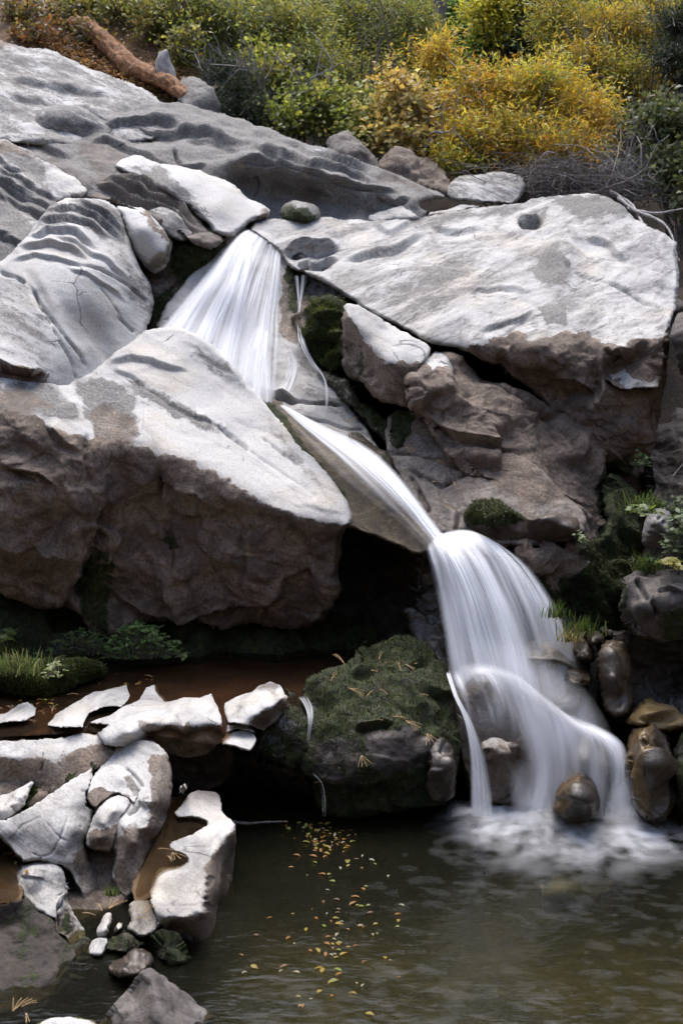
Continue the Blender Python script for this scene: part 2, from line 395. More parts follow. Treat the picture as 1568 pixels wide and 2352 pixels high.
# ------------------------------------------------------------------ rock builder
SURF = {}
def depth_of(name, x, y, k=0):
    ctrl, c, dy = SURF[(name, k)]
    return float(rbf(ctrl, np.array([float(x)]), np.array([float(y)]), c)[0]) + dy
def rock(name, label, outline, pts, crest=(), base=(0, 0, 0, .3), masks=(), ledges=(), cracks=(), bumps=(), roll=(16, .22), c=14,
         rough=(.02, .05), facet=.0, thick=.9, step=2.6, mat=None, smooth=1, wob=3., cat='boulder', parent=None, taper=.2, dy=0., grain=28, fuzz=0, fuzz_tint=1.):
    poly = smooth_poly(outline, smooth)
    lo = poly.min(0) - 8; hi = poly.max(0) + 8
    X, Y = np.meshgrid(np.arange(lo[0], hi[0], step), np.arange(lo[1], hi[1], step))
    sx = np.stack([X / 38, Y / 38, 0 * X + len(label)], -1)
    WX = X + wob * (fbm(sx, 3) * 1.4 + .5 * perlin(sx * 5.1)); WY = Y + wob * (fbm(sx + 41.7, 3) * 1.4 + .5 * perlin(sx * 5.1 + 9.3))
    sd, nx, ny = poly_sd(WX, WY, poly)
    ctrl = list(pts)
    for ln in crest: ctrl += densify(ln)
    D = rbf(ctrl, X, Y, c) + dy
    SURF[(name, len([k for k in SURF if k[0] == name]))] = (ctrl, c, dy)
    w, Rr = roll
    s = np.clip(1 - sd / w, 0, 1)
    D0 = D + Rr * (1 - np.sqrt(np.clip(1 - s * s, 0, 1)))
    keepv = sd > -step * 1.01
    # slide the outermost ring onto the outline
    out_m = (sd < 0) & keepv
    PX = np.where(out_m, X + nx, X); PY = np.where(out_m, Y + ny, Y)
    P = at(PX, PY, D0)
    gy = np.gradient(at(X, Y, D0), axis=0); gx = np.gradient(at(X, Y, D0), axis=1)
    N = np.cross(gx, gy); N /= np.linalg.norm(N, axis=-1, keepdims=True) + 1e-12
    N = np.where((N[..., 1:2] > 0), -N, N)
    # masks
    M = np.zeros(X.shape + (4,)); M[...] = base
    chan = dict(stain=0, moss=1, wet=2, lichen=3)
    wx2 = X + 11 * fbm(np.stack([X / 34, Y / 34, 0 * X + 3.3], -1), 5, .6); wy2 = Y + 11 * fbm(np.stack([X / 34, Y / 34, 0 * X + 9.1], -1), 5, .6)
    wx3 = X + 9 * fbm(np.stack([X / 70, Y / 70, 0 * X + 3.3], -1), 2); wy3 = Y + 9 * fbm(np.stack([X / 70, Y / 70, 0 * X + 9.1], -1), 2)
    Ms = np.full(X.shape, float(base[0] if base[0] < .8 else 1.))
    for ch, pg, val, soft in masks:
        d = poly_sd(wx2, wy2, pg)[0]
        if ch == 'stain' and val >= .8: Ms = np.maximum(Ms, sstep(-4, 70, d))
        f = sstep(-soft, soft, d); i = chan[ch]
        M[..., i] = M[..., i] * (1 - f) + val * f
    # relief
    d = np.zeros(X.shape)
    for ln, amp, dec in ledges:
        q, t = line_sd(wx3, wy3, ln)
        fade = sstep(0, .22, t) * sstep(0, .28, 1 - t)
        e = np.where(q < 0, np.exp(-np.abs(q) / (1.7 * dec)), np.exp(-np.abs(q) / (1.9 * dec)))
        d += 1.05 * amp * fade * e * np.where(q < 0, .8, -1.) * sstep(0, 2.0, np.abs(q))
    for ln, amp, wd in cracks:
        q, t = line_sd(wx3 * .6 + wx2 * .12 + X * .28, wy3 * .6 + wy2 * .12 + Y * .28, ln)
        fade = sstep(0, .12, t) * sstep(0, .12, 1 - t)
        d -= amp * fade * np.exp(-(q / wd) ** 2) * (.6 + .8 * np.clip(.5 + fbm(np.stack([X / 22, Y / 22, 0 * X], -1), 2), 0, 1))
    for bx, by, rx, ry, ang, amp in bumps:
        ca, sa = math.cos(R_(ang)), math.sin(R_(ang))
        u = ((X - bx) * ca + (Y - by) * sa) / rx; v = (-(X - bx) * sa + (Y - by) * ca) / ry
        d += amp * np.exp(-(u * u + v * v) ** 1.3)
    ra = rough[0] + (rough[1] - rough[0]) * np.clip(Ms, 0, 1)
    d += ra * fbm(P * np.array([2.6, 2.6, 3.4]), 4, .42) * 1.3
    ridg = 1 - 2 * np.abs(perlin(P * np.array([5., 5., 6.]) + 31.)) * 1.6
    d += (ra - .6 * rough[0]) * .22 * ridg + ra * .12 * fbm(P * 22., 2)
    fa = facet * (.12 + .88 * np.clip(Ms, 0, 1))
    if facet > 0:
        Pw = P + np.stack([.06 * fbm(P * 1.7, 2), .06 * fbm(P * 1.7 + 7.7, 2), .06 * fbm(P * 1.7 + 3.1, 2)], -1)
        Pw = Pw @ np.array([[1, .3, .1], [-.25, 1, .35], [.15, -.3, 1]])
        fs = 1.7 * max(1., .8 / max(.15, float(min(hi - lo)) * float(np.median(D)) / F))
        fa = fa * (1.7 / fs) ** .75
        d += fa * (1.15 * facets(Pw * fs, 5) + .22 * facets(Pw * np.array([4.6, 4.6, 6.]), 11) + (.07 if facet > .1 else 0.) * facets(Pw * np.array([13., 13., 17.]), 23))
    d += np.clip(M[..., 1], 0, 1) * (.018 * np.clip(fbm(P * 14., 3), -.2, 1) + .004)
    edge = sstep(-2, w * .6, sd)
    P = P + N * (d * (.35 + .65 * edge))[..., None]
    # quads
    ny_, nx_ = X.shape
    kq = keepv[:-1, :-1] & keepv[1:, :-1] & keepv[:-1, 1:] & keepv[1:, 1:]
    kq &= (sd[:-1, :-1] > 0) | (sd[1:, :-1] > 0) | (sd[:-1, 1:] > 0) | (sd[1:, 1:] > 0)
    ids = np.arange(ny_ * nx_).reshape(ny_, nx_)
    q = np.stack([ids[:-1, :-1][kq], ids[1:, :-1][kq], ids[1:, 1:][kq], ids[:-1, 1:][kq]], -1)
    used = np.unique(q); remap = np.full(ny_ * nx_, -1); remap[used] = np.arange(len(used)); q = remap[q]
    V = P.reshape(-1, 3)[used]; MM = M.reshape(-1, 4)[used]
    # sides and back
    e = np.concatenate([q[:, [0, 1]], q[:, [1, 2]], q[:, [2, 3]], q[:, [3, 0]]])
    key = e.min(1).astype(np.int64) * (len(V) + 1) + e.max(1)
    _, inv, cnt = np.unique(key, return_inverse=True, return_counts=True)
    be = e[cnt[inv] == 1]
    bv = np.unique(be); rb = np.full(len(V), -1); rb[bv] = np.arange(len(bv)); be = rb[be]
    cen = V.mean(0); B0 = V[bv]
    camv = np.array([0, 0, CAMZ])
    rings = []
    depth_c = np.median(B0[:, 1]) + thick
    for f in (.12, .4, .75, 1.):
        tgt = np.maximum(depth_c, B0[:, 1] + thick * .45)
        k = (B0[:, 1] + (tgt - B0[:, 1]) * f) / B0[:, 1]
        r = (B0 - camv) * k[:, None] + camv
        cr = (cen - camv) * (np.median(r[:, 1]) / cen[1]) + camv
        kk = 1 - taper * f * f
        r[:, 0] = cr[0] + (r[:, 0] - cr[0]) * kk; r[:, 2] = cr[2] + (r[:, 2] - cr[2]) * kk
        r += fbm(r * 3.1, 2)[:, None] * .05 * f * np.array([.4, .6, .4])
        rings.append(r)
    allV = [V]; faces = [q]; off = len(V); prev = bv
    for r in rings:
        cur = off + np.arange(len(bv)); allV.append(r); off += len(bv)
        faces.append(np.stack([prev[be[:, 1]], prev[be[:, 0]], cur[be[:, 0]], cur[be[:, 1]]], -1)); prev = cur
    cb = rings[-1].mean(0); allV.append(cb[None]); faces.append(np.stack([prev[be[:, 1]], prev[be[:, 0]], np.full(len(be), off)], -1))
    nb = len(bv) * len(rings)
    MM = np.concatenate([MM, np.tile(MM[bv], (len(rings), 1)), MM[:1]])
    VV, o = rebase(np.concatenate(allV))
    me = mesh_from(name, VV, faces, mat or GRANITE)
    cattr(me, 'mask', MM)
    Wv = VV + o; ga = R_(grain); fx, fz = math.cos(ga), -math.sin(ga)
    gv = np.stack([Wv[:, 0] * fx + Wv[:, 2] * fz, -Wv[:, 0] * fz + Wv[:, 2] * fx, Wv[:, 1]], -1)
    at_ = me.attributes.new('grain', 'FLOAT_VECTOR', 'POINT'); at_.data.foreach_set('vector', gv.astype(np.float32).ravel())
    ob = obj(name, me, parent, o)
    if parent is None: tag(ob, label, cat)
    if fuzz:
        r = np.random.default_rng(len(label)); w = np.clip(M.reshape(-1, 4)[used][:, 1] - .35, 0, .7) * (sd.reshape(-1)[used] > 2); w /= w.sum()
        i = r.choice(len(V), fuzz, p=w); nn = N.reshape(-1, 3)[used][i]
        d_ = nn + r.normal(0, .55, (fuzz, 3)); p_ = V[i] + r.normal(0, .006, (fuzz, 3)) - o - nn * .004
        t_ = fbm(V[i] * 5., 3)[:, None]
        cl = np.array([.042, .060, .010]) * (1 + .9 * t_) + np.array([.03, .03, .0]) * r.random((fuzz, 1))
        obj('moss', leaf_mesh('moss', p_, d_, r.normal(0, 1, (fuzz, 3)), .020 * r.uniform(.5, 1.3, fuzz), .007 * r.uniform(.6, 1.3, fuzz), np.clip(cl * FUZZ_TINT * fuzz_tint, .004, 1)), ob)['kind'] = 'stuff'
    return ob
# ------------------------------------------------------------------ plan transforms (close-ups measured separately)
def tf(ox, oy, k):
    return lambda *L: [(ox + p[0] * k, oy + p[1] * k) + tuple(p[2:]) for p in L]
t3 = tf(0, 1607.7, .3662); t4 = tf(287.1, 459.3, .3662); t5 = tf(459.3, 1378, .4028); t2 = tf(976.1, 1378, .3776); t1 = tf(1251.7, 861.3, .293)
q1 = tf(0, 0, .5); q2 = tf(784, 0, .5); q3 = tf(0, 588, .5); q4 = tf(784, 588, .5); q5 = tf(0, 1176, .5); q6 = tf(784, 1176, .5)
def zc(L): return [Zp(*p) for p in L]

# ------------------------------------------------------------------ terrain, pools
def ground_z(X, Y):
    X = np.asarray(X, float); Y = np.asarray(Y, float)
    prof = np.interp(Y, [-400, -60, -25, -10, -5, -2, 3.2, 4.6, 5.2, 7.6, 8.6, 9.2, 10.4, 11.6, 12.6, 13.2], [32, 28, 19, 9, 4, 1.2, 1.0, .1, -.55, -.6, -.5, .2, .6, 2.2, 2.9, 3.4])  # rise behind the camera is unseen, shaped to block sky light
    crest = np.interp(X, [-6, -3.9, -1.6, 1.0, 2.6, 6], [6.2, 5.1, 4.6, 3.6, 3.5, 4.0])
    yb = np.interp(X, [-6, -3.9, -1.6, 1.0, 2.6, 6], [14.6, 14.5, 14., 13.4, 13.2, 13.2])
    hill = crest + .36 * np.clip(Y - yb, 0, 7) + .30 * np.clip(Y - yb - 7, 0, 120)
    f = sstep(yb - 1.6, yb, Y)
    Z = prof * (1 - f) + hill * f + .65 * np.clip(np.abs(X) - 5.5, 0, 25)
    left = sstep(-1.7, -2.6, X) * sstep(5.6, 6.6, Y) * sstep(8.6, 8.0, Y)
    return Z + left * .45 + .12 * fbm(np.stack([X * .7, Y * .7, 0 * X], -1), 4) * sstep(12, 14, Y)
def terrain():
    xs = np.r_[-300, -150, -80, -40, -20, -12, np.arange(-8, 8.01, .2), 12, 20, 40, 80, 150, 300]
    ys = np.r_[-300, -100, -40, -15, -5, np.arange(0, 20.01, .2), 24, 30, 40, 60, 100, 200, 400]
    X, Y = np.meshgrid(xs, ys)
    Z = ground_z(X, Y)
    ny, nx = X.shape; ids = np.arange(ny * nx).reshape(ny, nx)
    q = np.stack([ids[:-1, :-1], ids[:-1, 1:], ids[1:, 1:], ids[1:, :-1]], -1).reshape(-1, 4)
    me = mesh_from('ground', np.stack([X, Y, Z], -1).reshape(-1, 3), [q], SOIL)
    o = obj('ground', me); o['kind'] = 'structure'; return o
terrain()
def sheet(name, V, quads, mat):
    return obj(name, mesh_from(name, V, quads, mat))
def flat_water(name, outline, z, mat, kind='structure', label=None, cat=None):
    p = smooth_poly(outline, 2)
    V = np.array([at(*Zp(x, y, z)) for x, y in p])
    V[:, 2] = z
    import bmesh
    bm = bmesh.new(); bm.faces.new([bm.verts.new(v) for v in V]); bm.normal_update()
    for f_ in bm.faces:
        if f_.normal.z < 0: f_.normal_flip()
    bmesh.ops.triangulate(bm, faces=bm.faces[:])
    me = bpy.data.meshes.new(name); bm.to_mesh(me); bm.free(); me.materials.append(mat)
    o = obj(name, me)
    if label: tag(o, label, cat)
    else: o['kind'] = kind
    return o
fx_, fy_ = np.meshgrid(np.arange(-26, 26.1, 1.), np.arange(-26, -2.4, 1.))
ids = np.arange(fx_.size).reshape(fx_.shape)
o = sheet('hillside_and_fill_slope', np.stack([fx_, fy_, ground_z(fx_, fy_) + .06 + .5 * np.clip(fbm(np.stack([fx_ * .3, fy_ * .3, 0 * fx_], -1), 3) + .3, 0, 1)], -1).reshape(-1, 3), [np.stack([ids[:-1, :-1], ids[:-1, 1:], ids[1:, 1:], ids[1:, :-1]], -1).reshape(-1, 4)], GRANITE); o['kind'] = 'structure'   # unseen granite slope added behind the camera to bounce fill light
o = sheet('pool_water', [(-3.2, 4.4, 0), (7, 4.4, 0), (7, 9.0, 0), (-3.2, 9.0, 0)], [[(0, 1, 2, 3)]], POOL); o['kind'] = 'structure'
bx, by = np.meshgrid(np.arange(-3.4, 7.2, .1), np.arange(4.2, 9.2, .1))
bz = -.5 + .08 * fbm(np.stack([bx * 1.5, by * 1.5, 0 * bx], -1), 4) + .20 * np.exp(-((bx - 1.33) / .5) ** 2 - ((by - 7.5) / .5) ** 2) + .42 * sstep(7.35, 7.9, by) * sstep(.9, .2, bx)
ids = np.arange(bx.size).reshape(bx.shape)
o = sheet('pool_bed', np.stack([bx, by, bz], -1).reshape(-1, 3), [np.stack([ids[:-1, :-1], ids[:-1, 1:], ids[1:, 1:], ids[1:, :-1]], -1).reshape(-1, 4)], POOLBED); o['kind'] = 'structure'

# ------------------------------------------------------------------ bedrock, upper left
U = .4
rock('granite_slab', 'broad pale granite slab beneath the rotten orange log, at the very top left',
  [(-80,50),(0,92),(60,108),(115,116),(190,150),(240,170),(300,190),(340,210),(368,236),(420,300),(300,340),(150,340),(-80,320)],
  [(-80,50,14.4),(0,92,14.1),(115,116,13.9),(240,170,13.6),(365,236,13.1),(150,200,13.0),(0,200,12.9),(250,240,12.8),(100,270,12.3),(-80,300,12.),(250,330,12.1),(400,300,12.5)],
  base=(.05,0,0,.6), ledges=[([(0,190),(90,186),(150,205),(230,215),(300,235)],.03,18),([(150,238),(190,250),(230,275),(262,290)],.03,10),([(20,230),(90,225),(140,238)],.025,12)],
  rough=(.035,.06), roll=(10,.3), dy=U, masks=[('stain',[(-80,40),(0,60),(40,100),(-10,120),(-80,110)],.8,12)], cat='rock slab')
rock('granite_hump', 'low rounded granite hump with a grey front, under the top left slab',
  [(62,272),(105,246),(150,238),(182,243),(225,272),(262,292),(250,330),(200,345),(110,330),(70,300)],
  [(150,240,12.5),(70,272,12.3),(240,285,12.2),(150,262,12.15),(110,262,12.15),(205,275,12.1),(150,320,12.15),(90,310,12.1),(230,320,12.1)],
  base=(.25,0,0,.8), rough=(.03,.04), roll=(16,.2), dy=U, cat='rock')
rock('granite_ridge', 'long granite ridge with wave-cut ledges running down to the stream bed',
  [(-80,258),(0,262),(60,290),(110,318),(180,318),(240,290),(262,268),(300,250),(345,241),(420,237),(500,256),(560,277),(640,308),(700,332),(780,362),(860,388),(930,412),(1000,437),(1030,456),(985,458),(962,468),(985,490),(960,520),(900,520),(700,560),(560,580),(300,540),(100,500),(-80,440)],
  [(-80,258,12.5),(0,280,12.3),(110,320,12.0),(240,290,12.3),(330,243,12.9),(420,238,13.1),(560,277,13.0),(700,332,12.8),(860,388,12.5),(1000,437,12.2),
   (420,280,12.6),(600,325,12.35),(750,372,12.15),(860,410,12.05),(940,440,11.95),
   (480,386,11.75),(560,372,11.75),(640,369,11.8),(700,380,11.8),(760,412,11.8),(850,428,11.85),(950,455,11.75),
   (560,420,12.05),(640,440,12.1),(720,450,12.1),(800,470,12.05),(640,500,11.95),(740,505,11.9),(900,505,11.8),(850,490,11.95),
   (0,400,11.4),(100,420,11.3),(150,380,11.5),(240,350,11.8),(200,420,11.2),(300,400,11.4),(350,330,12.1),(400,350,11.9),(300,320,12.2),(300,500,11.0),(100,480,11.1),(-80,420,11.4)],
  base=(.15,0,0,.85), c=12, dy=U, roll=(9,.3), rough=(.03,.05),
  masks=[('stain',[(500,400),(560,378),(640,376),(700,388),(760,420),(740,470),(640,480),(540,440)],.35,10),('lichen',[(500,385),(560,372),(640,366),(760,405),(840,430),(800,470),(640,480),(540,440)],.9,14),
         ('stain',[(190,320),(260,320),(330,380),(300,400),(260,380),(230,410),(170,360)],.5,14),('lichen',[(390,305),(480,300),(590,350),(560,385),(400,370)],.95,14),('stain',[(880,400),(1000,440),(960,445),(860,412)],.5,8),
         ('stain',[(-80,290),(60,310),(170,380),(230,430),(200,440),(80,350),(-80,320)],.45,14)],
  ledges=[([(225,300),(290,292),(350,280),(400,284),(432,298)],0.072,10),([(235,312),(300,300),(360,300),(430,292),(490,312),(560,330),(620,352)],0.065,16),([(200,330),(245,318),(290,340),(330,352),(390,385)],0.050,10),
          ([(560,340),(640,358),(700,366),(760,384),(830,404),(900,430)],0.065,10),([(620,318),(700,352),(780,372),(860,402),(940,432)],0.043,6),([(700,340),(780,372),(860,396),(960,436)],0.036,5),([(500,386),(560,371),(640,367),(700,379),(760,411),(850,427),(950,455)],0.072,16),
          ([(420,310),(500,318),(560,345)],0.036,8),([(600,345),(660,372)],0.036,7),([(860,440),(910,462),(950,458)],0.058,8),([(390,385),(440,388),(480,386)],0.043,8),([(0,300),(80,330),(170,365)],0.036,8),([(0,350),(90,370),(160,400)],0.036,8)],
  cracks=[([(588,405),(592,430),(586,452)],.05,3),([(398,345),(404,370),(412,380)],.06,4)], cat='rock ridge')
rock('striated_slab', 'dark streaked granite slab at the left edge above the layered dome',
  [(-80,318),(0,318),(50,335),(100,365),(160,400),(207,446),(190,458),(130,470),(110,500),(70,560),(30,600),(-10,630),(-80,660)],
  [(-80,318,11.5),(50,335,11.4),(160,400,11.1),(200,445,10.9),(-80,500,10.5),(50,450,10.8),(0,560,10.2),(70,530,10.35),(-80,650,10.0)],
  base=(.0,0,0,.75), c=30, dy=U, roll=(14,.25), rough=(.03,.05), masks=[('lichen',[(100,370),(160,400),(205,445),(150,450),(100,420)],0,12),('stain',[(-80,310),(20,318),(60,340),(130,385),(60,360),(-80,340)],.6,8)],
  ledges=[([(-47, 339), (-9, 360), (30, 384), (63, 397)],0.043,4),([(-7, 407), (45, 445), (96, 464), (141, 498)],0.028,5),([(-53, 388), (-6, 414), (40, 431), (80, 460)],0.040,4),([(-55, 420), (-27, 433), (0, 447), (24, 468)],0.037,5),([(39, 454), (78, 472), (117, 495), (150, 519)],0.021,3),([(-15, 537), (27, 553), (70, 583), (107, 596)],0.047,7),([(-41, 397), (9, 426), (60, 441), (103, 461)],0.027,4),([(-63, 503), (-28, 515), (6, 540), (36, 544)],0.040,5),([(-77, 370), (-19, 410), (39, 439), (89, 470)],0.029,4),([(45, 410), (78, 433), (112, 448), (140, 465)],0.031,5),([(60, 480), (99, 489), (139, 507), (174, 531)],0.038,4),([(5, 445), (50, 477), (95, 492), (133, 519)],0.040,4),([(-13, 383), (26, 397), (65, 422), (98, 435)],0.035,3),([(-75, 363), (-32, 386), (11, 412), (48, 440)],0.029,3),([(59, 445), (115, 475), (171, 503), (219, 524)],0.026,4)], cat='rock slab')
rock('layered_dome', 'rounded pale granite dome with layered ridges on top, left of the upper fall',
  [(-80,650),(-10,610),(40,568),(75,525),(110,475),(135,461),(200,455),(240,458),(262,475),(285,500),(298,540),(308,575),(318,605),(336,632),(350,665),(354,700),(347,735),(333,752),(350,800),(300,880),(180,940),(60,940),(-80,940)],
  [(135,462,10.5),(240,460,10.6),(298,540,10.55),(354,690,10.35),(-80,650,9.8),(0,625,9.75),(150,520,10.05),(150,600,9.7),(250,600,9.9),(50,700,9.35),(150,700,9.4),(280,700,9.85),(0,800,8.95),(100,800,9.1),(200,800,9.4),(300,780,9.8),(180,870,9.25),(-80,860,8.8),(110,868,8.98),(40,858,8.85),(300,880,9.6),(40,930,8.95)],
  base=(0,0,0,.05), c=30, dy=U, roll=(14,.25), rough=(.010,.04),
  masks=[('lichen',[(110,460),(240,455),(290,500),(300,570),(250,560),(180,520),(90,520)],.75,12),('lichen',[(270,560),(350,650),(350,740),(300,680)],.7,20),('stain',[(-80,845),(0,838),(55,856),(112,862),(108,884),(-80,900)],.9,5),('lichen',[(-80,640),(60,640),(120,700),(110,850),(-80,830)],.5,20)],
  ledges=[([(100,482),(160,474),(215,486),(255,520),(285,565)],.055,4),([(80,512),(150,500),(210,516),(262,560)],.05,5),([(60,545),(110,528),(175,540),(235,575)],.05,5),([(140,463),(200,468),(250,490),(288,540)],.05,4),([(40,575),(100,556),(160,568),(210,590)],.045,6),([(110,545),(170,556),(250,600),(310,660)],.03,4),([(20,610),(80,588),(130,590),(200,612)],.03,5),([(150,610),(220,640),(300,700)],.025,4),
          ([(-60,830),(0,838),(60,856),(112,862)],.10,14)],
  cracks=[([(150,600),(230,615),(290,650),(347,702)],.035,3),([(60,640),(110,710),(150,770),(200,850)],.04,3),([(75,655),(95,700),(120,745)],.05,4),([(0,625),(60,650)],.04,3),([(115,735),(140,790),(165,840),(175,880)],.03,2.5),([(265,720),(300,760),(310,768)],.03,2.5),([(230,660),(260,700),(280,735)],.02,2)],
  bumps=[(170,740,22,70,-30,-.05),(220,760,22,80,-32,-.06),(100,690,14,60,-30,-.04)], cat='boulder')
rock('tongue_rock', 'smooth pale tongue of granite just above the lip of the upper fall',
  [(262,378),(290,360),(320,355),(350,371),(400,378),(450,392),(500,408),(545,425),(565,455),(600,470),(622,485),(612,502),(570,512),(555,530),(530,546),(500,540),(470,510),(420,466),(360,430),(300,402),(265,388)],
  [(310,357,11.7),(400,380,11.6),(500,410,11.5),(560,450,11.35),(615,490,11.15),(440,425,11.1),(500,470,10.95),(360,400,11.3),(530,530,10.8),(480,505,10.8),(420,450,11.0),(400,405,11.2)],
  base=(0,0,0,-.1), c=24, dy=U, roll=(12,.22), rough=(.008,.03), masks=[('lichen',[(262,378),(330,400),(420,460),(480,520),(440,440),(360,385)],.8,9),('stain',[(600,470),(625,485),(612,505),(585,505)],.6,8),('wet',[(600,470),(625,485),(560,530),(530,540)],.5,10)], cat='rock')
rock('cracked_ledge_rock', 'dark cracked rock ledge in the gully between the pale tongue and the dome',
  [(170,430),(260,385),(300,400),(360,428),(420,464),(470,508),(520,548),(500,570),(440,560),(380,520),(300,480),(240,462),(180,460)],
  [(200,440,11.2),(280,400,11.35),(420,470,11.1),(510,555,10.7),(300,475,10.75),(250,460,10.9),(400,535,10.6)],
  base=(.5,0,0,.8), facet=.08, dy=U, roll=(8,.2), rough=(.03,.05), ledges=[([(200,430),(280,440),(360,470),(420,510),(480,545)],.10,10),([(230,420),(320,440),(400,480),(470,530)],.08,8),([(260,400),(340,432),(430,490)],.06,7)], cat='rock')
rock('pocket_stone', 'smooth light grey stone wedged between the layered dome and the mossy wall',
  [(262,472),(300,474),(335,482),(362,505),(385,535),(400,558),(392,590),(375,628),(350,632),(322,605),(300,560),(285,510)],
  [(270,474,10.7),(335,482,10.75),(398,558,10.6),(330,520,10.45),(320,580,10.5),(370,580,10.45),(365,625,10.6)], base=(0,0,0,.05), c=20, dy=U, roll=(14,.2), rough=(.006,.03),
  masks=[('stain',[(330,482),(390,540),(400,560),(385,560),(320,490)],.7,5),('wet',[(380,560),(400,550),(390,600),(350,635),(330,615)],.7,10)], cat='stone')
rock('gully_stone', 'small grey stone above the mossy wall, left of the upper fall',
  [(335,480),(372,476),(405,488),(440,515),(452,540),(420,556),(392,550),(370,520)], [(340,482,10.9),(440,520,10.8),(400,500,10.75),(410,545,10.65),(380,520,10.65)], base=(.1,0,.1,.7), facet=.05, dy=U, roll=(9,.15), cat='stone')
rock('mossy_wall', 'dark mossy rock wall just left of the upper fall',
  [(310,585),(350,575),(395,555),(440,540),(485,530),(520,545),(530,600),(480,680),(420,740),(380,760),(345,770),(335,700),(340,650)],
  [(400,555,10.75),(500,540,10.8),(345,700,10.7),(420,640,10.75),(460,600,10.75),(520,600,10.9),(370,750,10.55),(350,620,10.75)], fuzz=4000, base=(.8,.5,.6,.3), facet=.10, dy=U, roll=(9,.2), rough=(.03,.06),
  masks=[('moss',[(395,560),(500,535),(490,600),(430,660),(395,640)],.85,14),('moss',[(345,680),(390,690),(370,740),(345,740)],.7,10),('moss',[(315,590),(390,580),(395,650),(360,680),(330,640)],0,10)], cat='rock wall')

W0 = .3
# ------------------------------------------------------------------ rock under the upper fall, chute
rock('fall_bed_rock', 'wet smooth rock that the upper fall slides over, above the chute',
  [(505,545),(568,515),(660,560),(672,620),(690,700),(705,790),(720,830),(760,870),(800,920),(860,1010),(900,1080),(820,1060),(720,990),(620,940),(560,880),(480,820),(400,780),(350,760),(380,700),(440,620)],
  [(570,522,11.1),(640,572,11.0),(505,555,11.0),(450,640,10.75),(380,740,10.45),(540,640,10.6),(610,650,10.65),(540,800,10.2),(660,700,10.55),(640,780,10.2),(620,900,9.85),(700,900,9.8),(690,800,10.1),(620,940,9.7),(770,960,9.7),(850,1040,9.4),(790,900,9.85),(720,830,10.05)],
  base=(.15,0,.4,.1), c=16, dy=.36, roll=(8,.15), rough=(.015,.03),
  masks=[('stain',[(650,640),(720,640),(720,790),(690,800),(640,760)],.9,10),('moss',[(650,600),(700,600),(710,720),(670,720)],.7,12),('wet',[(640,790),(690,790),(680,900),(620,930),(560,880)],.25,12),('lichen',[(690,800),(800,920),(850,1010),(760,960),(690,900)],.55,20)],
  cracks=[([(560,870),(620,905),(680,922),(800,930)],.05,3),([(620,955),(700,960),(800,985),(850,990)],.03,3)], ledges=[([(600,915),(650,905),(690,925)],.08,7)], cat='rock')
rock('chute_rock', 'brown wet rock chute under the lower slide of water',
  [(585,885),(640,925),(720,985),(830,1030),(900,1110),(960,1170),(1015,1225),(1000,1268),(960,1278),(900,1250),(830,1222),(775,1205),(700,1090),(640,985)],
  [(590,890,9.82),(660,1000,9.42),(800,1195,8.78),(850,1225,8.66),(985,1265,8.5),(640,925,9.7),(720,990,9.55),(830,1040,9.35),(900,1110,9.05),(1005,1222,8.68),(800,1120,9.0),(860,1170,8.8),(740,1060,9.2)],
  base=(.72,.22,.25,.0), mat=OCHRE, c=20, dy=.3, roll=(6,.12), rough=(.006,.012), thick=1.0, masks=[('moss',[(585,885),(650,955),(735,1070),(800,1150),(790,1190),(700,1100),(620,985)],.85,8)], cat='rock chute')
rock('mossy_step_rock', 'narrow mossy brown rock step right of the chute',
  [(790,1000),(812,985),(850,1010),(890,1045),(905,1090),(960,1160),(1000,1220),(975,1215),(930,1150),(880,1085),(830,1040)],
  [(815,990,9.65),(890,1050,9.35),(990,1215,8.75),(830,1030,9.4),(900,1110,9.1)], base=(.9,.45,.8,.1), dy=.3, roll=(6,.1), rough=(.01,.03), cat='rock')
rock('mossy_outcrop', 'olive moss covered knob of rock right of the side trickle', t4((1050,610),(1180,590),(1330,640),(1395,690),(1375,760),(1362,850),(1390,950),(1355,1065),(1290,1100),(1210,1050),(1140,960),(1095,880),(1080,760)),
  [(690,690,10.5),(760,680,10.3),(790,720,10.2),(780,770,10.05),(720,790,10.15),(790,830,10.0),(760,850,10.0),(720,820,10.15)], base=(.9,.75,.4,.1), dy=W0, facet=.12, roll=(12,.2), rough=(.03,.05), fuzz=7000, fuzz_tint=2.2,
  masks=[('moss',t4((1050,600),(1180,600),(1180,760),(1100,860),(1070,760)),.35,14)], cat='rock', ledges=[(t4((1120,900),(1220,850),(1380,860)),.06,10),(t4((1200,800),(1290,740),(1370,720)),.06,9)])
rock('ochre_rock', 'ochre brown shadowed rock between the mossy knob and the wedge block', t4((1360,860),(1400,760),(1470,900),(1580,980),(1620,1080),(1600,1200),(1480,1150),(1400,1130),(1360,1040)),
  [(790,800,10.0),(830,800,9.95),(870,850,9.8),(870,890,9.8),(810,870,9.85),(840,850,9.75)], base=(.85,.12,.5,.0), dy=W0, facet=.08, roll=(9,.15), cat='rock')
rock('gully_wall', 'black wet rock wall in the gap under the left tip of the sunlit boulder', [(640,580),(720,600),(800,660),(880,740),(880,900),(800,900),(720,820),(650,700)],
  [(650,600,11.1),(720,620,10.9),(860,740,10.4),(860,890,10.3),(720,800,10.7),(660,690,10.9)], base=(1,.35,.6,.1), dy=W0, facet=.12, roll=(6,.1), mat=BLACKROCK, cat='rock wall')
